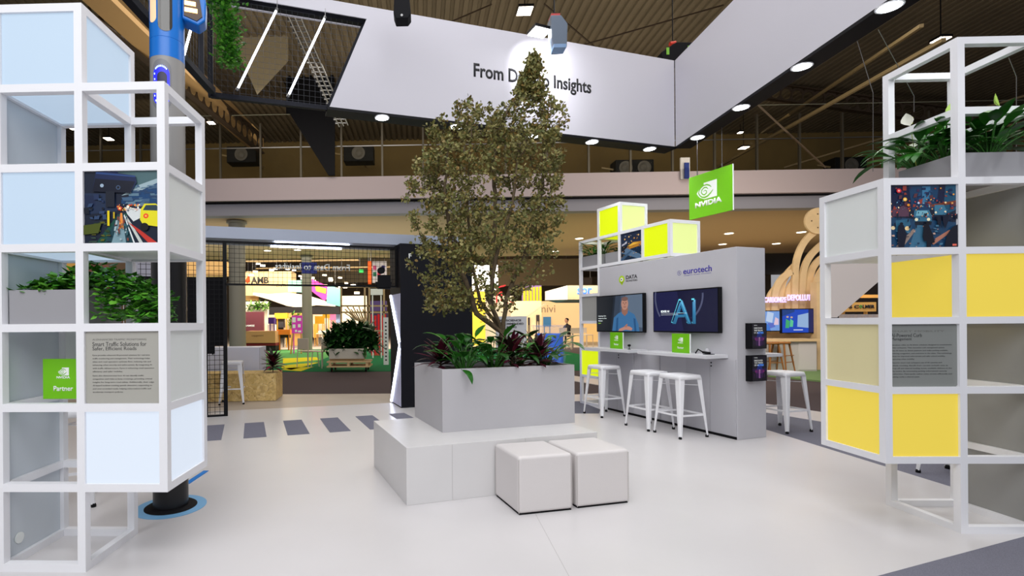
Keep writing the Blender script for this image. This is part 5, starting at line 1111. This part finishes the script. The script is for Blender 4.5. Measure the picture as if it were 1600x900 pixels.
slab('exit_sign', 'tiny green exit sign far behind the mesh header', 'sign', 561, 421, 568, 426, 30, M_('exit_green', (30, 150, 70), .5), .05)
# wooden stair shelf
o = thing('wooden_shelf_tower', 'tall slim wooden shelf tower right of the big trolley plant', 'shelf', AT(533, 545, 18)); o0 = o.location; wd = M_('shelf_wood', (176, 150, 112), .08); b = MB()
for u_ in (533, 570, 577, 600): b.bar(AT(u_, 548, 18) - o0, AT(u_, 448, 18) - o0, .06)
for v_ in (448, 478, 488, 517, 530): b.bar(AT(533 if v_ < 500 else 577, v_, 18) - o0, AT(606, v_, 18) - o0, .06)
b.build('uprights', wd, o); b = MB()
for k in range(12): b.bar(AT(536 + k*3.1, 487 - (k % 3)*4, 18.4) - o0, AT(556 + k*1.6, 500 + k*.7, 18.4) - o0, .04)
b.build('stair_rods', wd, o)
slab('bright_booth', 'bright crowded booth behind the wooden shelf tower', 'booth', 535, 462, 572, 520, 27, M_('booth_bright', (232, 214, 190), .35), .4)
for k in range(5):
    o = slab('red_bar', 'red upright bar in the wooden shelf tower', 'bar', 580 + k*5, 491 + (k % 2)*2, 583 + k*5, 516, 19, M_('red', (214, 30, 36), .3), .05, group='red bars in the shelf tower')
slab('exhibit_stand', 'dark violet panel behind the red bars', 'booth panel', 578, 488, 606, 518, 20, M_('violet_dark', (66, 50, 90), .05), .2); slab('exhibit_stand', 'grey violet panel above the red bars', 'booth panel', 578, 470, 604, 486, 20, M_('violet_grey', (90, 70, 130), .1), .2)
slab('notice_board', 'small white notice sign hanging under the mesh header', 'sign', 579, 451, 598, 461, 17.6, signwhite, .03)
slab('exhibit_stand', 'brown low wall behind the totem sign', 'booth panel', 580, 520, 606, 543, 21, M_('brown_low', (130, 96, 84), .05), .3); slab('exhibit_stand', 'grey low wall base behind the totem sign', 'booth panel', 576, 543, 606, 556, 20.6, M_('grey_low', (86, 74, 78)), .3)
p = FL(603, 570); o = thing('totem_sign', 'slim white totem sign with small dark marks left of the dark tower', 'sign', p); q = AT(603, 496, p.y); b = MB(); b.box(-.07, 0, 0, .08, .04, q.z); b.build('board', M_('totem_white', (224, 224, 222), .1), o)
b = MB()
for k in range(11): b.box(-.02, -.003, .12 + k*.11, .03, 0, .165 + k*.11)
b.build('printed_marks', ink, o)
# trolley planter and its plant
p = FL(513, 575); q = FL(580, 575); w_ = 1.0; Yt = 12.6
pa, pb_ = AT(514, 572, Yt), AT(578, 572, Yt); o = thing('trolley_planter', 'pale stone planter on a wooden pallet trolley with castors', 'planter', (pa.x, Yt, 0)); w_ = pb_.x - pa.x; zt1, zt0 = AT(530, 545, Yt).z, AT(530, 561, Yt).z
b = MB(); b.box(0, 0, zt0, w_*.86, .6, zt1); b.build('stone_box', M_('stone', (196, 190, 176)), o, bevel=.01); b = MB(); b.box(.0, .02, zt1 - .02, w_*.84, .58, zt1 + .002); b.build('soil', MATS['soil'], o)
b = MB()
for z in (.12, .24): b.box(-.05, -.05, z, w_, .7, z + .035)
for x in (0, .45, .9): b.box(w_*x, -.04, .155, w_*x + .06, .02, .24); b.box(w_*x, .6, .155, w_*x + .06, .66, .24)
b.box(0, .1, .275, w_*.86, .2, zt0 - .001); b.build('pallet', M_('pallet_wood', (206, 176, 130)), o)
for x in (.06, .9):
    for y in (.05, .6): b = MB(); b.tube([(w_*x - .02, y, .05), (w_*x + .02, y, .05)], .05, 12); b.box(w_*x - .02, y - .02, .05, w_*x + .02, y + .02, .12); b.build('castor', black, o)
bush('philodendron', 'big dark green bushy plant in the trolley planter', 508, 500, 586, 549, Yt + .1, 1100, .3, leafmat('philo_leaf', [(10, 40, 14), (24, 66, 24), (44, 92, 36), (16, 52, 20)], .4), .6, 5)
# cafe chairs
def cafe(label, p, a, first=[]):
    if first: return dup(first[0], p, a, label, 'pale cafe chairs by the trolley')
    o = thing('cafe_chair', label, 'chair', p, a, 'pale cafe chairs by the trolley'); m = M_('cafe_white', (206, 190, 176)); first.append(o)
    b = MB(); b.box(-.22, -.2, .44, .22, .22, .465); b.build('seat', m, o, bevel=.01)
    b = MB(); b.box(-.21, .2, .5, .21, .225, .82); b.build('backrest', m, o, bevel=.01)
    for x in (-.19, .19):
        for y in (-.17, .2): b = MB(); b.tube([(x*1.15, y*1.2, 0), (x, y, .44 if y < 0 else .82)], .014, 6); b.build('leg', m, o)
    return o
cafe('pale cafe chair standing free left of the trolley planter', FL(482, 573), 2.6); cafe('pale cafe chair right against the trolley planter', FL(503, 574), -2.2)
# far left booths glimpsed through the left rack
slab('exhibit_stand', 'reddish booth wall behind the left rack ivy', 'booth panel', 128, 412, 158, 450, 12, M_('rose_brown', (150, 96, 84), .1), .3)
o = slab('booth_screen', 'light blue poster with a red and green figure seen through the left rack', 'poster', 159, 418, 178, 448, 11.8, M_('pale_blue', (130, 168, 210), .3), .05)
b = MB(); b.prism(circ(o['w']*.66, o['h']*.45, .05), -.002, -.004); b.build('red_shape', M_('coral', (220, 80, 70), .2), o); b = MB(); b.prism(circ(o['w']*.66, o['h']*.2, .04), -.002, -.004); b.build('green_shape', M_('leaf_green', (60, 160, 80), .2), o)
slab('exhibit_stand', 'brown wooden slats behind the left rack ivy', 'booth panel', 181, 430, 200, 455, 12, M_('slat_brown', (120, 84, 60), .1), .3)
slab('exhibit_stand', 'tan wall with dark lamps behind the left rack', 'booth panel', 128, 402, 200, 470, 13, M_('tan_wall', (130, 104, 76), .1), .3)
slab('exhibit_stand', 'glowing amber booth strip behind the left rack', 'booth panel', 90, 402, 122, 470, 14, M_('amber', (240, 180, 90), .5), .3)
slab('booth_wall', 'pale lavender upright partition behind the left rack', 'booth wall', 205, 400, 235, 640, 8.8, M_('lav_wall', (176, 176, 190), .05), .2)
slab('light_shelf', 'row of warm lights over the black display panel', 'light', 285, 408, 352, 432, 16, M_('warm_band', (240, 190, 120), .7), .3)
# ---------------------------------------------------------------- right of the tree
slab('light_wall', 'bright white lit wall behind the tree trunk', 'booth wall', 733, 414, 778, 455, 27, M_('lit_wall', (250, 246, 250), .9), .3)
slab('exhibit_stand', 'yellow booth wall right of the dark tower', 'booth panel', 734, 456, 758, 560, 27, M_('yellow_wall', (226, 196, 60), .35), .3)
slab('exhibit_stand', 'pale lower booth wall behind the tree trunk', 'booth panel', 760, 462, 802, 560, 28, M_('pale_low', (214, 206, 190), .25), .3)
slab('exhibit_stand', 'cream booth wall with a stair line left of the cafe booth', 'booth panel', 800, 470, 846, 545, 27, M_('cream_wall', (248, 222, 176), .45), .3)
slab('exhibit_stand', 'grey ceiling grid area behind the tree crown', 'booth panel', 778, 404, 905, 447, 36, M_('grid_brown', (104, 88, 62), .08), .3)
o = thing('red_neon_figure', 'red abstract sign strokes behind the tree trunk', 'sign', AT(773, 478, 26)); o0 = o.location; rd = M_('neon_red', (206, 24, 36), .5); b = MB()
for a, c in (((776, 446), (776, 476)), ((774, 450), (790, 446)), ((776, 460), (784, 456)), ((784, 456), (783, 470)), ((786, 470), (794, 474)), ((796, 470), (803, 474))): b.bar(AT(*a, 26) - o0, AT(*c, 26) - o0, .06)
b.build('strokes', rd, o)
for k in range(6):
    slab('yellow_slat', 'yellow upright slat behind the tree, left of the blue-lettered canopy', 'slat', 818 + k*5, 450 - k*.4, 821 + k*5, 474, 27.4, M_('slat_yellow', (232, 214, 20), .4), .06, group='yellow slats behind the tree')
slab('violet_frame', 'violet lit frame behind the yellow slats', 'frame', 816, 446, 846, 476, 28, M_('violet_lit', (150, 120, 180), .3), .1)
o = thing('booth_canopy', 'angular white booth canopy with blue lettering behind the shelf rack', 'canopy', AT(853, 470, 26)); o0 = o.location
b = MB(); b.prism3([AT(853, 455, 27.2) - o0, AT(887, 446, 24) - o0, AT(887, 468, 24) - o0, AT(853, 469, 27.2) - o0], (0, .2, 0)); b.build('left_face', M_('can_white', (240, 236, 226), .3), o, fix=True)
b = MB(); b.prism3([AT(887.4, 446, 24) - o0, AT(1000, 446, 24) - o0, AT(1000, 468, 24) - o0, AT(887.4, 468, 24) - o0], (0, .3, 0)); f_ = b.build('front_face', M_('can_tan', (206, 176, 140), .2), o, fix=True)
b = MB(); b.prism3([AT(858, 470, 27.2) - o0, AT(887, 468.4, 24) - o0, AT(1000, 468.4, 24) - o0, AT(1000, 473, 24.4) - o0, AT(870, 473, 26) - o0], (0, .2, 0)); b.build('underside', M_('can_teal', (10, 74, 84)), o, fix=True)
bl_ = M_('sign_blue', (70, 120, 240), 1.5)
x0 = (AT(902, 460, 24) - o0); x1 = (AT(925, 447, 24) - o0); text('sor', o, x0.x, x0.z, x1.x - x0.x + .0, (x1.z - x0.z)*.8, bl_, x0.y - .004, .01, bold=.03)
g = bpy.data.objects.new('side_lettering', None); C.objects.link(g); g.parent = o; p, q = AT(856, 467, 27.1) - o0, AT(868, 452, 25.8) - o0; g.location = p; g.rotation_euler = (0, 0, math.atan2(q.y - p.y, q.x - p.x)); text('sogi', g, 0, .1, .42, .34, M_('sign_blue2', (40, 80, 210), .6), -.01, .01, bold=.03)
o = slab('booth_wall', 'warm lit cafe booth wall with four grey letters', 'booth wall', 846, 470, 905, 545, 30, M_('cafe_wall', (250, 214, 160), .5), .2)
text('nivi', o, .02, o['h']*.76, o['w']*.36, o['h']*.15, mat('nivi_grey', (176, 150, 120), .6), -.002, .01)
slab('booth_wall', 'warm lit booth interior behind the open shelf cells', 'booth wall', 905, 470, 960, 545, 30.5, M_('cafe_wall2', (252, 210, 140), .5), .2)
slab('booth_poster', 'blue and white poster on the cafe booth wall', 'poster', 849, 495, 861, 510, 29.9, M_('poster_blue', (70, 130, 180), .3), .03)
for k in range(3): slab('booth_shelf', ['dark picture on the cream booth wall', 'small dark shelf on the cream booth wall', 'upper dark niche behind the shelf rack'][k], 'picture', *((838, 492, 843, 502, 26.9), (825, 496, 828, 508, 26.9), (908, 434, 925, 445, 22))[k], M_('niche', (60, 50, 50)), .05)
rbar('stair_rail', 'pale diagonal stair rail beside the grey letters of the cafe booth', 'rail', AT(822, 496, 26.6), AT(853, 474, 26.6), .06, .06, M_('rail_pale', (210, 190, 160), .1))
o = slab('book_sign', 'white standing sign reading RECOMMENDED BOOKS behind the planter', 'sign', 775, 494, 823, 552, 9.5, M_('board_white', (214, 216, 222), .12), .03)
txt(o, 'PRESCIENCE', .14, .86, .68, .055, ink, .03); txt(o, 'RECOMMENDED', .1, .77, .8, .055, ink, .03); txt(o, 'BOOKS', .35, .68, .32, .055, ink, .03)
b = MB(); b.box(.1, 0, -o.location.z, .14, .03, 0); b.box(o['w'] - .14, 0, -o.location.z, o['w'] - .1, .03, 0); b.build('sign_leg', steel, o)
for k in range(4): b = MB(); b.box(o['w']*.12, -.003, o['h']*(.56 - k*.1), o['w']*(.6 + .08*(k % 2)), -.001, o['h']*(.566 - k*.1)); b.build('rule', MATS['ink_soft'], o)
# wrapped drum
p = AT(858, 572, 7.9); o = thing('wrapped_drum', 'blue drum wrapped in crinkled clear plastic behind the big planter', 'drum', (p.x, 7.9, 0)); z1 = AT(858, 523, 7.9).z; z2 = AT(858, 508, 7.9).z; rr_ = .215
smooth_angle(MB().lathe([(rr_, .0), (rr_, .62), (rr_*1.02, .64), (rr_, .66), (rr_, z1), (rr_*.9, z1 + .02)], 40).build('drum', mat('drum_blue', (14, 108, 240), .4), o))
b = MB(); r = random.Random(4); N = 40; pr = [(.02, .004), (.3, .012), (.55, .02), (.68, .03), (.8, .01), (z1 - .02, .012), (z1 + .05, .03), (z2 - .02, .04), (z2, .06), (z2 - .03, -.05)]
vs = []
for z, e in pr:
    for k in range(N): a = 2*PI*k/N; rd_ = rr_ + .004 + abs(e) * (1 if e > 0 else 0)*(.3 + .9*r.random()) + min(0, e); vs.append((math.cos(a)*rd_, math.sin(a)*rd_, z + r.uniform(-.008, .008)*(z > .5)))
b.add(vs, [(i*N + k, i*N + (k + 1) % N, (i + 1)*N + (k + 1) % N, (i + 1)*N + k) for i in range(len(pr) - 1) for k in range(N)])
b.build('plastic_wrap', mat('plastic_clear', (176, 196, 240), .15, alpha=.13, spec=.9), o)
# seated person at the cafe booth
def person(label, p, rz, s=1):
    o = thing('person', label, 'person', p, rz)
    V = [(0, 0, .5), (0, -.02, .72), (0, -.05, .95), (0, -.08, 1.08), (0, -.1, 1.16), (-.17, -.05, 1.0), (-.24, -.16, .8), (-.14, -.34, .74), (.17, -.05, 1.0), (.24, -.16, .8), (.14, -.34, .74), (-.1, -.02, .5), (-.12, -.38, .5), (-.12, -.36, .1), (-.12, -.46, .05), (.1, -.02, .5), (.12, -.38, .5), (.12, -.36, .1), (.12, -.46, .05)]
    E_ = [(0, 1), (1, 2), (2, 3), (3, 4), (2, 5), (5, 6), (6, 7), (2, 8), (8, 9), (9, 10), (0, 11), (11, 12), (12, 13), (13, 14), (0, 15), (15, 16), (16, 17), (17, 18)]
    rd_ = [.14, .13, .14, .06, .055, .07, .05, .035, .07, .05, .035, .09, .075, .05, .045, .09, .075, .05, .045]
    me = bpy.data.meshes.new('body'); me.from_pydata(V, E_, []); me.materials.append(M_('dark_clothes', (24, 24, 30))); q = bpy.data.objects.new('body', me); C.objects.link(q); q.parent = o
    sk = q.modifiers.new('skin', 'SKIN'); me.skin_vertices.new() if not me.skin_vertices else None
    for k, v in enumerate(me.skin_vertices[0].data): v.radius = (rd_[k]*s, rd_[k]*s); v.use_root = k == 0
    q.modifiers.new('s', 'SUBSURF').levels = 1; q.modifiers['s'].render_levels = 1
    b = MB(); b.lathe([(.03, -.12), (.07, -.09), (.09, -.03), (.1, .03), (.085, .09), (.04, .125), (.01, .13)], 16, (0, -.12, 1.28)); hd = smooth_angle(b.build('head', M_('skin', (190, 140, 116)), o), 1.2)
    b = MB(); b.lathe([(.102, .01), (.108, .05), (.095, .1), (.05, .14), (.01, .15)], 16, (0, -.1, 1.285)); smooth_angle(b.build('hair', M_('hair_dark', (24, 18, 16)), hd), 1.2)
    return o
pp = AT(888, 540, 27); person('person in dark clothes seated at a table by the cafe booth', (pp.x, 27, 0), -1.0)
def high_chair(label, p, a, first=[]):
    if first: return dup(first[0], p, a, label, 'slim chairs by the cafe booth')
    o = thing('slim_chair', label, 'chair', p, a, 'slim chairs by the cafe booth'); first.append(o); m = M_('chair_pale', (210, 196, 180)); b = MB(); b.box(-.2, -.2, .6, .2, .2, .63); b.build('seat', m, o); b = MB(); b.box(-.2, .19, .7, .2, .21, .95); b.build('backrest', m, o)
    for x in (-.18, .18):
        for y in (-.18, .19): b = MB(); b.bar((x*1.1, y*1.1, 0), (x, y, .6 if y < 0 else .95), .022); b.build('leg', m, o)
    return o
high_chair('pale slim chair just right of the wrapped drum', FL(884, 545), .3); high_chair('pale slim chair at the left post of the shelf rack', FL(900, 546), -.2); high_chair('pale slim chair seen through the open shelf cell', FL(917, 544), .5)
o = thing('side_table', 'small high table at the cafe booth beside the seated person', 'table', FL(895, 543)); b = MB(); b.box(-.35, -.25, .74, .35, .25, .77); b.build('table_top', M_('table_pale', (216, 200, 176), .1), o); b = MB(); b.tube([(0, 0, 0), (0, 0, .74)], .03, 8); b.build('leg', steel, o)
slab('floor_lamp_strip', 'yellow glowing floor strip at the cafe booth', 'light strip', 862, 540, 905, 547, 28, M_('yellow_strip', (240, 206, 40), .5), .1)
# ---------------------------------------------------------------- right background: arches
wood = mat('arch_wood', (232, 200, 152), .6, noise=.1, nscale=3)
AR = thing('wooden_arch_wall', 'tall booth wall of curved wooden ribs forming arches at the right', 'arch wall', AT(1240, 575, 12.8)); o0 = Vector(AR.location)
YA = 12.8
for k, pts in enumerate(([(1243, 520), (1243, 440), (1247, 402), (1261, 374), (1285, 355), (1300, 348)], [(1254, 520), (1254, 455), (1257, 422), (1267, 400), (1285, 382), (1296, 376)], [(1265, 520), (1265, 455), (1268, 428), (1277, 410), (1295, 396)], [(1276, 520), (1276, 455), (1280, 432), (1290, 416)], [(1232, 520), (1232, 470), (1234, 452), (1243, 436)], [(1221, 520), (1221, 470), (1223, 446), (1231, 428), (1246, 412)], [(1211, 520), (1211, 472), (1214, 450), (1224, 434), (1238, 424)], [(1202, 520), (1202, 478), (1206, 460), (1217, 446)], [(1287, 520), (1287, 440), (1294, 425)])):
    q = []
    P_ = [AT(u_, v_, YA + .07*(k % 3)) - o0 for u_, v_ in pts]
    def cr(t):
        n_ = len(P_) - 1; i = min(int(t*n_), n_ - 1); f_ = t*n_ - i; a, b1, c1, d1 = P_[max(0, i - 1)], P_[i], P_[i + 1], P_[min(n_, i + 2)]
        return .5*((2*b1) + (-a + c1)*f_ + (2*a - 5*b1 + 4*c1 - d1)*f_*f_ + (-a + 3*b1 - 3*c1 + d1)*f_**3)
    L, Rr = [], []
    cs = [cr(t/24) for t in range(25)]; L, Rr = ribbon([(c_.x, c_.z) for c_ in cs], .148)
    b = MB(); y0 = cs[0].y; n_ = len(L)
    vs = [(x, y0, z) for x, z in L] + [(x, y0, z) for x, z in Rr] + [(x, y0 + .06, z) for x, z in L] + [(x, y0 + .06, z) for x, z in Rr]
    fs = []
    for i in range(n_ - 1): fs += [(i, i + 1, n_ + i + 1, n_ + i), (2*n_ + i, 3*n_ + i, 3*n_ + i + 1, 2*n_ + i + 1), (i, 2*n_ + i, 2*n_ + i + 1, i + 1), (n_ + i, n_ + i + 1, 3*n_ + i + 1, 3*n_ + i)]
    fs += [(0, n_, 3*n_, 2*n_), (n_ - 1, 3*n_ - 1, 4*n_ - 1, 2*n_ - 1)]
    b.add(vs, fs); b.build('rib', wood, AR)
b = MB(); p = AT(1279, 345, YA - .06) - o0; b.prism(circ(p.x, p.z, .33, 28), p.y, p.y + .05); dk = b.build('round_disc', wood, AR)
b = MB(); 
for dx, dz in ((-.02, -.17), (-.02, .17), (-.17, 0)): b.prism(circ(p.x + dx, p.z + dz, .018, 10), p.y - .001, p.y - .004)
b.build('screw_head', mat('screw', (90, 60, 30), .5), dk)
b = MB(); p, q = AT(1196, 520, YA) - o0, AT(1292, 520, YA) - o0; b.box(p.x, .1, -o0.z, q.x, .5, p.z); b.build('base_wall', wood, AR)
vl = M_('sign_violet', (206, 186, 255), 1.15)
p, q = AT(1194, 473, YA - .15) - o0, AT(1228, 464, YA - .15) - o0; text('DECARBONIZE', AR, p.x - .12, p.z, q.x - p.x + .12, q.z - p.z, vl, p.y, .02, bold=.03)
p, q = AT(1230, 470, YA - .15) - o0, AT(1270, 460, YA - .15) - o0; text('DEPOLLUTE', AR, p.x, p.z, q.x - p.x, q.z - p.z, vl, p.y, .02, bold=.03)
def tv2(label, u0, v0, u1, v1, Y, polys, bg):
    p, q = AT(u0, v1, Y), AT(u1, v0, Y); o = thing('wall_screen', label, 'screen', (p.x, Y, p.z)); w_, h_ = q.x - p.x, q.z - p.z; b = MB(); b.box(0, 0, 0, w_, .06, h_); b.build('case', black, o); b = MB(); b.box(w_*.3, .06, h_*.3, w_*.7, .22, h_*.6); b.build('wall_bracket', black, o); picture('display', o, .02, .02, w_ - .04, h_ - .04, -.002, polys, screen, bg, .001)
    return o
tv2('left booth screen with pale blue pictures before the wooden arches', 1193, 485, 1220, 518, 12.5, [((190, 210, 240), [(.1, .5), (.5, .4), (.6, .9), (.2, 1)]), ((90, 110, 200), [(.3, .1), (.7, .2), (.6, .4), (.2, .4)]), ((230, 200, 220), [(.6, .3), (.9, .3), (.9, .6), (.7, .7)]), ((60, 120, 210), [(0, .0), (.4, .0), (.3, .3), (0, .4)])], (120, 160, 226))
tv2('right booth screen showing workers in blue light before the wooden arches', 1221, 482, 1272, 521, 12.4, [((150, 180, 220), [(.48, .25), (.84, .2), (.84, .85), (.5, .75)]), ((20, 30, 90), [(.84, 0), (1, 0), (1, 1), (.84, 1)]), ((60, 170, 110), [(.1, .2), (.22, .2), (.24, .5), (.12, .6)]), ((90, 200, 150), [(.24, .25), (.34, .25), (.36, .5), (.26, .6)]), ((200, 170, 150), circ(.17, .68, .04)), ((200, 170, 150), circ(.3, .66, .04)), ((20, 60, 130), [(0, .7), (.4, .9), (.4, 1), (0, 1)]), ((240, 245, 255), [(.36, .1), (.66, .1), (.66, .13), (.36, .13)])], (20, 70, 190))
p = FL(1225, 588); DK = thing('booth_desk', 'white booth desk with a wooden top below the booth screens', 'desk', (p.x, 12.0, .021)); q0, q1 = AT(1192, 530, 12.0), AT(1276, 530, 12.0)
b = MB(); b.box(q0.x - p.x, 0, 0, q1.x - p.x, .5, q0.z - .08); b.build('desk_body', M_('desk_white', (206, 200, 196)), DK); b = MB(); b.box(q0.x - p.x - .05, -.08, q0.z - .078, q1.x - p.x + .05, .55, q0.z - .02); b.build('desk_top', wood, DK)
b = MB(); b.box(q1.x - p.x - .42, -.012, .03, q1.x - p.x - .02, 0, q0.z - .1); b.build('door', M_('door_white', (220, 214, 212)), DK)
def wstool(label, p, a, first=[]):
    if first: return dup(first[0], p, a, label, 'wooden stools at the booth desk')
    o = thing('wooden_stool', label, 'stool', p, a, 'wooden stools at the booth desk'); first.append(o); m = M_('stool_wood', (160, 104, 48)); b = MB(); b.lathe([(.17, 0), (.19, .02), (.18, .045), (.02, .04)], 20, (0, 0, .66)); b.build('seat', m, o)
    for x in (-1, 1):
        for y in (-1, 1): b = MB(); b.tube([(x*.19, y*.19, 0), (x*.11, y*.11, .66)], [.014, .022], 8); b.build('leg', m, o)
    for z in (.25, .4): b = MB(); b.bar((-.17, -.17, z), (.17, -.17, z), .018); b.bar((-.17, .17, z), (.17, .17, z), .018); b.build('rung', m, o)
    return o
wstool('wooden stool left of its twin, before the booth desk', FL(1203, 583, .02), .2); wstool('wooden stool right of its twin, before the booth desk', FL(1221, 582, .02), .5)
# counter shelf on the other side of the demo wall
b = MB(); b.box(-.8, .402, .835, -.05, .72, .87); b.build('counter_shelf', MATS['shelf_light'], WL, bevel=.002)
# white sloping panel with crate sign
o = poly3('sloped_white_panel', 'white panel with a slanted lower edge seen through the right rack', 'panel', ((1290, 405), (1382, 405), (1382, 432), (1308, 496), (1290, 496)), 8.6, M_('panel_cream', (240, 230, 226), .25), .12)
slab('dark_booth', 'dark booth area behind the slanted white panel', 'booth', 1290, 400, 1400, 530, 13.0, M_('booth_dark', (36, 26, 22)), .3)
o = slab('crate_sign', 'yellow lit wooden crate sign with dark and green letters', 'sign', 1318, 472, 1369, 487, 9.6, M_('crate_wood', (214, 164, 90), .25), .2); text('S C', o, o['w']*.16, o['h']*.35, o['w']*.3, o['h']*.36, ink, -.002, .01, bold=.03); text('O', o, o['w']*.48, o['h']*.35, o['w']*.08, o['h']*.36, M_('green_ink', (30, 140, 60), .2), -.002, .01, bold=.03); text('LMER', o, o['w']*.58, o['h']*.35, o['w']*.36, o['h']*.36, ink, -.002, .01, bold=.03)
rbar('wooden_rail', 'lit wooden rail above the crate sign', 'rail', AT(1336, 463, 9.8), AT(1380, 463, 9.8), .06, .06, M_('rail_lit', (230, 170, 90), .5))
for k in range(6): slab('crate_block', 'small pale block in the row under the crate sign', 'block', 1318 + k*11, 491, 1324 + k*11, 497, 9.5, M_('block_pale', (170, 160, 160), .1), .1, group='pale blocks under the crate sign')
slab('booth_wall', 'wooden booth edge between the arches and the right rack', 'booth wall', 1277, 440, 1292, 580, 12.3, wood, .2)
# small totem on the balcony, glass balcony at right far
slab('balcony_sign', 'small white and blue banner standing on the balcony beside the hanging sign', 'sign', 1064, 246, 1078, 280, 13.2, M_('bal_white', (210, 205, 200)), .05)
slab('balcony_sign', 'dark blue strip banner on the balcony beside the hanging sign', 'sign', 1070, 254, 1077, 279, 13.1, M_('bal_blue', (30, 50, 120)), .03)
# right rack suspension wires
for k, (a, c) in enumerate((((1338, 60), (1364, 145)), ((1364, 145), (1364, 268)), ((1372, 46), (1428, 150)), ((1428, 150), (1428, 175)), ((1576, 90), (1588, 120)), ((1588, 120), (1588, 240)))):
    rbar('safety_wire', ['steel wire from the ceiling left of the right rack', 'hanging steel wire just left of the right rack', 'steel wire slanting behind the right rack top', 'short yellow-tagged wire over the white bloom', 'steel wire at the upper right corner', 'hanging wire at the right picture edge'][k], 'wire', AT(*a, 7), AT(*c, 7), .006, .006, steel)
# ---------------------------------------------------------------- lights
def area(p, rot, sx, sy, e, col=(1, 1, 1)):
    l = bpy.data.lights.new('hall_fill_light', 'AREA'); l.shape = 'RECTANGLE'; l.size = sx; l.size_y = sy; l.energy = e; l.color = col
    o = bpy.data.objects.new('hall_fill_light', l); C.objects.link(o); o.location = p; o.rotation_euler = rot; o['kind'] = 'helper'; return o
area((.7, 3.2, 7.2), (0, 0, 0), 5, 5, 235, (.99, .985, 1)); area((-1, -2.5, 5.5), (.75, 0, 0), 7, 4, 400, (.97, .985, 1)); area((-3, 9.5, 7), (0, 0, 0), 6, 4, 160, (1, .93, .84)); area((6, 8, 7), (0, 0, 0), 5, 5, 200, (1, .93, .84))  # overhead ones stand for hall lamps; the tilted one is added fill
area((-4, 18.5, 4.1), (0, 0, 0), 12, 6, 260, (1, .95, .86)); area((7, 18, 4.1), (0, 0, 0), 12, 6, 260, (1, .84, .6)); area((-5, 17, 2.9), (PI, 0, 0), 12, 6, 150, (1, .92, .86)); area((9, 17, 2.9), (PI, 0, 0), 12, 6, 100, (1, .76, .42)); area((1, 11, 5.2), (PI, 0, 0), 14, 5, 170, (1, .88, .7)); area((1, 3, 5.2), (PI, 0, 0), 10, 5, 120, (1, .9, .78)); area((-6, 22.9, 4.0), (.95, 0, 0), 12, .8, 750, (1, .9, .78)); area((7, 22.9, 4.0), (.95, 0, -.1), 14, .8, 650, (1, .88, .7)); area((-4, 27, 6.2), (0, 0, 0), 16, 6, 1500, (1, .9, .75)); area((7.5, 9, 3.6), (1.15, 0, -.2), 3, 1, 110, (1, .9, .76)); area((1, 15, 7.4), (1.4, 0, 0), 20, 1, 60, (1, .86, .62))  # upward ones are added to mimic bounce, tilted ones to brighten booths and arches
def spotl(p, tgt, e, ang, col=(1, 1, 1), r_=.05, bl=.6):
    l = bpy.data.lights.new('spot', 'SPOT'); l.energy = e; l.spot_size = ang; l.spot_blend = bl; l.shadow_soft_size = r_; l.color = col
    o = bpy.data.objects.new('spot', l); C.objects.link(o); o.location = p; o.rotation_euler = (Vector(tgt) - Vector(p)).to_track_quat('-Z', 'Y').to_euler(); o['kind'] = 'helper'
for p in DL: spotl(p - Vector((0, 0, .05)), p - Vector((0, 0, 2)), 26, 2.0, (.95, .98, 1), .07)
a = AT(842, 52, 5.72); tg = AT(846, 100, 6.1); spotl(a + Vector((0, .0, -.03)), tg, 60, 1.9, (.97, .98, 1), .06, .8)
w = bpy.data.worlds.new('world'); bpy.context.scene.world = w; w.use_nodes = True; bg = w.node_tree.nodes['Background']; bg.inputs['Color'].default_value = (.95, .95, 1, 1); bg.inputs['Strength'].default_value = .36
sc = bpy.context.scene; sc.view_settings.view_transform = 'Standard'; sc.view_settings.look = 'None'; sc.view_settings.gamma = 1; sc.view_settings.exposure = 0; sc.view_settings.use_curve_mapping = False
for o in bpy.data.objects:
    for k in ('w', 'h'):
        if k in o.keys(): del o[k]
